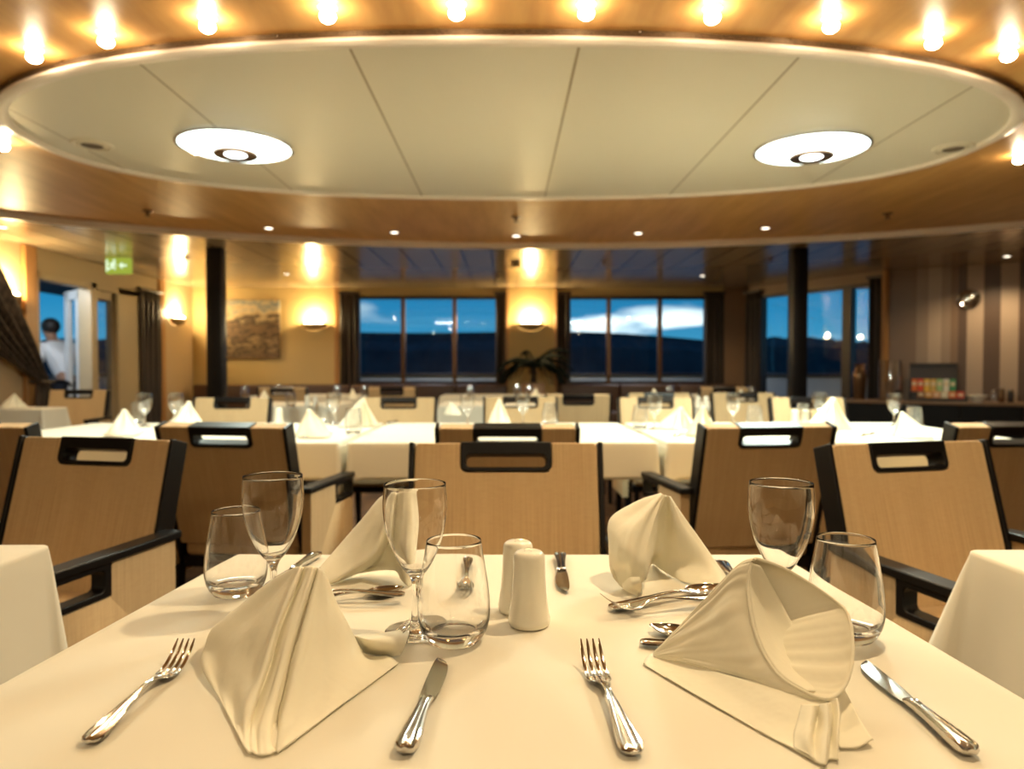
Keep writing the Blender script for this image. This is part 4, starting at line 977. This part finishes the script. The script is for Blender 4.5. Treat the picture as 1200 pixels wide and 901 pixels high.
cutlery('fork', (446,697), (335,697), 'fork crossed on the spoon in front of the rear left napkin', lift=.007)
cutlery('spoon', (905,762), (752,735), 'spoon whose bowl pokes out left of the front right napkin')
cutlery('fork', (790,757), (920,772), 'fork under the front right napkin, handle end showing on its left')
cutlery('fork', (345,764), (477,746), 'fork under the front left napkin, tines showing at its right tip')
for e_, t_2, lb in (((352,514),(390,508),'knife below the first window beside the lying tumbler'),((786,512),(812,506),'knife beside the tent napkin under the cloudy window'),((1002,512),(1030,506),'knife between the two right napkins on the second row'),((452,497),(466,493),'knife on the second row under the first window')):
    cutlery('knife', e_, t_2, lb)

# ------------------------------------------------------------------ napkins
def P3(px, py, Y=None, z=None):
    return aty(px, py, Y) if Y is not None else at(px, py, ZT+.0025+(z or 0))
def cols(spec):
    out = []
    for c in spec: out.append([P3(p[0], p[1], *(p[2:3] if len(p) > 2 and p[2] is not None else (None,)), **({'z': p[3]} if len(p) > 3 else {})) for p in c])
    return out
def napkin(label, specs, name='napkin', nu=30, nv=8, rumple=.0028):
    t = thing(name, label, 'napkin', (0,0,0), 0, 'folded ivory napkins')
    pts = None; first = None; objs = []
    for nm, spec in specs:
        cc = cols(spec) if not callable(spec) else spec()
        if first is None:
            allp = [p for c in cc for p in c]; first = Vector((sum(p.x for p in allp)/len(allp), sum(p.y for p in allp)/len(allp), ZT)); t.location = first
        bm = B(); sheet(bm, [[p-first for p in c] for c in cc], nu, nv, rumple*(1 if nm == 'folded_cloth' else .3), len(label)+len(nm)); o = obj(nm, bm, 'napkin', t, angle=75); solid(o, .0012, 0)
    return t
g = None
napkin('folded napkin front left on the nearest table, pleats running down to a rounded foot', [
 ('folded_cloth', [
  [(346,666,.785),(300,702,.85),(262,742,.86),(248,768,.83),(246,783,.79)],
  [(346,665,.775),(298,698,.785),(249,738,.785),(238,763,.77),(240,788)],
  [(348,664,.765),(305,715,.75),(271,760,.735),(256,793,.71),(258,820)],
  [(350,664,.76),(318,720,.725),(293,780,.69),(277,825,.655),(276,856)],
  [(353,664,.757),(328,725,.710),(307,790,.666),(288,845,.622),(289,880)],
  [(356,664,.766),(334,722,.723),(314,787,.680),(295,845,.633),(296,882)],
  [(362,663,.757),(341,725,.714),(322,790,.669),(305,850,.622),(304,885)],
  [(368,664,.756),(348,730,.712),(330,795,.666),(316,852,.618),(315,884)],
  [(372,665,.764),(354,735,.718),(335,800,.674),(322,855,.628),(323,880)],
  [(374,666,.757),(359,735,.709),(344,800,.664),(331,852,.617),(330,879)],
  [(378,668,.758),(378,725,.733),(372,780,.697),(368,825,.657),(371,848)],
  [(380,671,.765),(393,712,.755),(406,757,.735),(414,795,.705),(418,813)],
  [(381,673,.775),(401,722,.782),(425,763,.772),(452,769,.768),(467,777)],
 ]),
 ('tail_flap', [[(408,741,.82),(424,762,.785),(452,768,.775),(469,768)],[(414,744,None,.02),(435,750,None,.025),(458,752,None,.021),(476,752,None,.006)],[(420,744),(440,743,None,.014),(462,739,None,.013),(481,736)]]),
], nu=40)
napkin('folded napkin rear right on the nearest table, peaked with an open front fold', [
 ('folded_cloth', [
  [(773,579,1.075),(746,592,1.10),(722,612,1.10),(722,645,1.07),(724,670,1.03)],
  [(774,578,1.06),(744,591,1.07),(716,609,1.07),(714,638,1.05),(718,675,1.012)],
  [(775,578,1.055),(750,598,1.045),(729,621,1.025),(724,650,1.01),(728,687)],
  [(776,579,1.05),(758,601,1.025),(742,628,1.005),(737,655,.99),(741,692)],
  [(778,580,1.05),(769,602,1.03),(758,630,1.008),(753,657,.992),(752,683,.99)],
  [(780,581,1.055),(770,600,1.04),(764,625,1.02),(761,648,1.01),(757,677,1.0)],
  [(780,580,1.065),(772,605,1.07),(769,630,1.075),(766,648,1.085),(764,661)],
  [(782,581,1.065),(780,605,1.08),(777,630,1.085),(776,650,1.09),(777,669)],
  [(784,581,1.06),(790,610,1.065),(797,640,1.07),(801,663,1.07),(804,683)],
  [(785,582,1.065),(801,610,1.075),(820,640,1.07),(834,665,1.05),(845,689)],
  [(786,582,1.075),(799,602,1.09),(824,637,1.085),(845,666,1.06),(851,680,1.045)],
 ]),
 ('turned_hem', [[(729,685,.985),(738,677,.978),(750,676,.978)],[(733,692,.978),(742,686,.972),(750,681,.976)],[(747,698),(750,693),(752,686,.985)]]),
])
napkin('folded napkin rear left, half hidden behind the middle goblet', [
 ('folded_cloth', [
  [(452,579,1.11),(440,594,1.12),(424,616,1.13),(400,643,1.12),(378,664,1.09)],
  [(453,578,1.10),(439,593,1.10),(423,616,1.10),(397,643,1.09),(374,666,1.06)],
  [(456,577,1.09),(446,605,1.07),(429,635,1.06),(402,662,1.05),(379,677,1.04)],
  [(460,577,1.085),(452,615,1.06),(438,650,1.05),(415,668,1.04),(388,684)],
  [(463,578,1.09),(458,615,1.075),(452,640,1.08),(440,661,1.09),(420,672,1.08)],
  [(467,577,1.08),(463,610,1.065),(460,635,1.065),(459,655,1.065),(461,668,1.07)],
  [(473,576,1.075),(471,610,1.055),(468,640,1.04),(467,660,1.03),(470,679,1.03)],
  [(482,576,1.08),(483,610,1.06),(480,640,1.04),(478,665,1.03),(479,687)],
  [(488,577,1.09),(491,610,1.09),(489,640,1.08),(486,660,1.07),(485,681,1.06)],
 ]),
])
# front right: a cone with its point on the table at the left, open mouth to the right
def cone():
    tail = P3(770, 767, None, .004)
    loop = [(881,660,.735),(877,692,.722),(888,747,.69),(911,788,.66),(946,811,.637),(972,817,.632),(990,801,.643),(998,767,.668),(994,724,.700),(977,704,.722),(927,671,.745),(890,656,.742),(884,657,.738)]
    L_ = [P3(*q) for q in loop]; L_ = resample(L_, 49); out = []
    ctr = sum(L_, Vector())/len(L_)
    for p in L_:
        dirn = (p-ctr).normalized(); d = p-tail
        b1 = tail.lerp(p, .30)+Vector((0,0,.002)); b2 = tail.lerp(p, .62)+dirn*.006; b3 = tail.lerp(p, .88)+dirn*.008
        c = [tail+dirn*.004, b1+dirn*.004, b2, b3, p+dirn*.001]
        c = [Vector((q.x, q.y, max(q.z, ZT+.012))) if i else q for i, q in enumerate(c)]
        out.append(c)
    return out
napkin('folded napkin front right on the nearest table, rolled into a cone open to the right', [
 ('folded_cloth', cone),
 ('inner_fold', [
  [(881.5,660,.738),(878,692,.726),(889,747,.694),(912,787.5,.664),(946,810,.642)],
  [(886,661,.738),(893,700,.735),(908,748,.715),(931,784,.684),(955,810,.650)],
  [(891,663,.74),(911,698,.738),(932,738,.722),(950,776,.695),(964,812,.652)]]),
 ('under_layer', [
  [(772,764,None,.004),(820,780,None,.010),(872,796,None,.016),(930,806,None,.020),(975,826,None,.014)],
  [(760,768,None,.001),(812,790,None,.004),(868,818,None,.006),(925,846,None,.006),(977,848,None,.010)],
  [(754,776),(806,806),(862,837),(915,866),(970,868,None,.004)],
  [(755,778),(805,808),(860,839),(913,868),(964,897)]]),
 ('pleated_edge', [
  [(940,826,None,.016),(936,840,None,.010),(931,858,None,.004),(930,876)],
  [(952,826,None,.022),(950,845,None,.016),(947,866,None,.010),(948,885,None,.002)],
  [(960,826,None,.018),(957,846,None,.008),(954,868,None,.004),(957,892)],
  [(969,824,None,.024),(970,845,None,.018),(968,872,None,.010),(966,896,None,.002)],
  [(974,822,None,.020),(976,842,None,.012),(973,866,None,.006),(971,890)],
  [(981,818,None,.026),(984,838,None,.020),(982,862,None,.012),(983,890,None,.001)]]),
 ('corner_flap', [
  [(970,822,None,.014),(972,838,None,.006),(974,856),(984,876)],
  [(982,815,None,.014),(988,834,None,.006),(994,852,None,.002),(1004,876)],
  [(988,806,None,.012),(1000,828,None,.008),(1012,850,None,.006),(1023,866,None,.004)]]),
], nu=28, nv=5, rumple=.0011)
cone_root = [o for o in bpy.data.objects if o.get('label', '').startswith('folded napkin front right')][0]
lip_pts = [c[-1]-cone_root.location for c in cone()]
bm = B(); tube(bm, lip_pts, .0017, 8); obj('rolled_edge', bm, 'napkin', cone_root)

# simpler tents for the far tables
def tent(seed, wide, h):
    rnd = random.Random(seed); cs = []; n = 15
    for i in range(n):
        a = R(-125+250*i/(n-1)); pl = (.012 if i % 2 else -.006)*(1 if 3 < i < 12 else .4)
        rr_ = wide*(1+.45*math.cos(2*a+.5))*(.9+.2*rnd.random())
        c = []
        for k in range(5):
            t = k/4; q = rr_*(t**1.05)+pl*math.sin(PI*t)+.005*(1-t)
            c.append(Vector((q*math.sin(a), -q*math.cos(a), h*(1-t**.95)*(1-.05*rnd.random()*(k>0))+.002)))
        cs.append(c)
    return cs
np_protos = []
for k, (w_, h_) in enumerate(((.070,.118),(.085,.098))):
    t = thing('napkin', 'x', 'napkin', (0,0,-5), 0, 'folded ivory napkins'); bm = B(); sheet(bm, tent(k+3, w_, h_), 14, 3); o = obj('folded_cloth', bm, 'napkin', t, angle=75); solid(o, .0012, 0); np_protos.append([t, 0])
def far_napkin(k, px, py, rz, label, s=1.0):
    p = at(px, py, ZT); pr = np_protos[k]
    if not pr[1]: pr[1] = 1; o = pr[0]; o.location = (p.x, p.y, ZT+.002); o.rotation_euler = (0,0,rz); o['label'] = label; 
    else: o = dup(pr[0], (p.x, p.y, ZT+.002), rz, label)
    o.scale = (s, s, s); return o
for k, x, y, rz, lb, s in ((1,146,509,.6,'large white napkin at the tied curtain end of the second row',1.2),(0,222,498,-.5,'napkin beside the goblet at the tied curtain end of the second row',1.1),
 (1,362,511,.9,'napkin next to the single shaker on the second row',1.25),(0,426,500,-.8,'tall napkin beside the goblet below the first window',1.3),(0,585,500,.1,'tent napkin centred below the palm on the second row',1.25),
 (1,798,503,-1.2,'rounded napkin right of the goblet under the cloudy window',1.15),(0,824,510,-.4,'pointed napkin by the right chair seen from behind',1.15),(0,976,505,-1.0,'long napkin leaning beside the goblet under the angled window',1.4),
 (1,1056,512,.7,'napkin at the sideboard end of the second row',1.15),(1,17,478,.3,'napkin on the table below the tied back curtain',1.1),(0,310,470,.2,'small far napkin on the wall table below the painting',.9),
 (0,413,468,.5,'small far napkin on the wall table under the first window',.9),(0,628,467,-.3,'small far napkin on the wall table beside the palm',.9),(0,766,470,.4,'small far napkin under the cloudy window',1.0),(0,868,469,-.2,'small far napkin by the dark curtain of the angled window',.9),
 (1,528,486,.8,'flat napkin on the third row table near the first window',.9)):
    far_napkin(k, x, y, rz, lb, s)
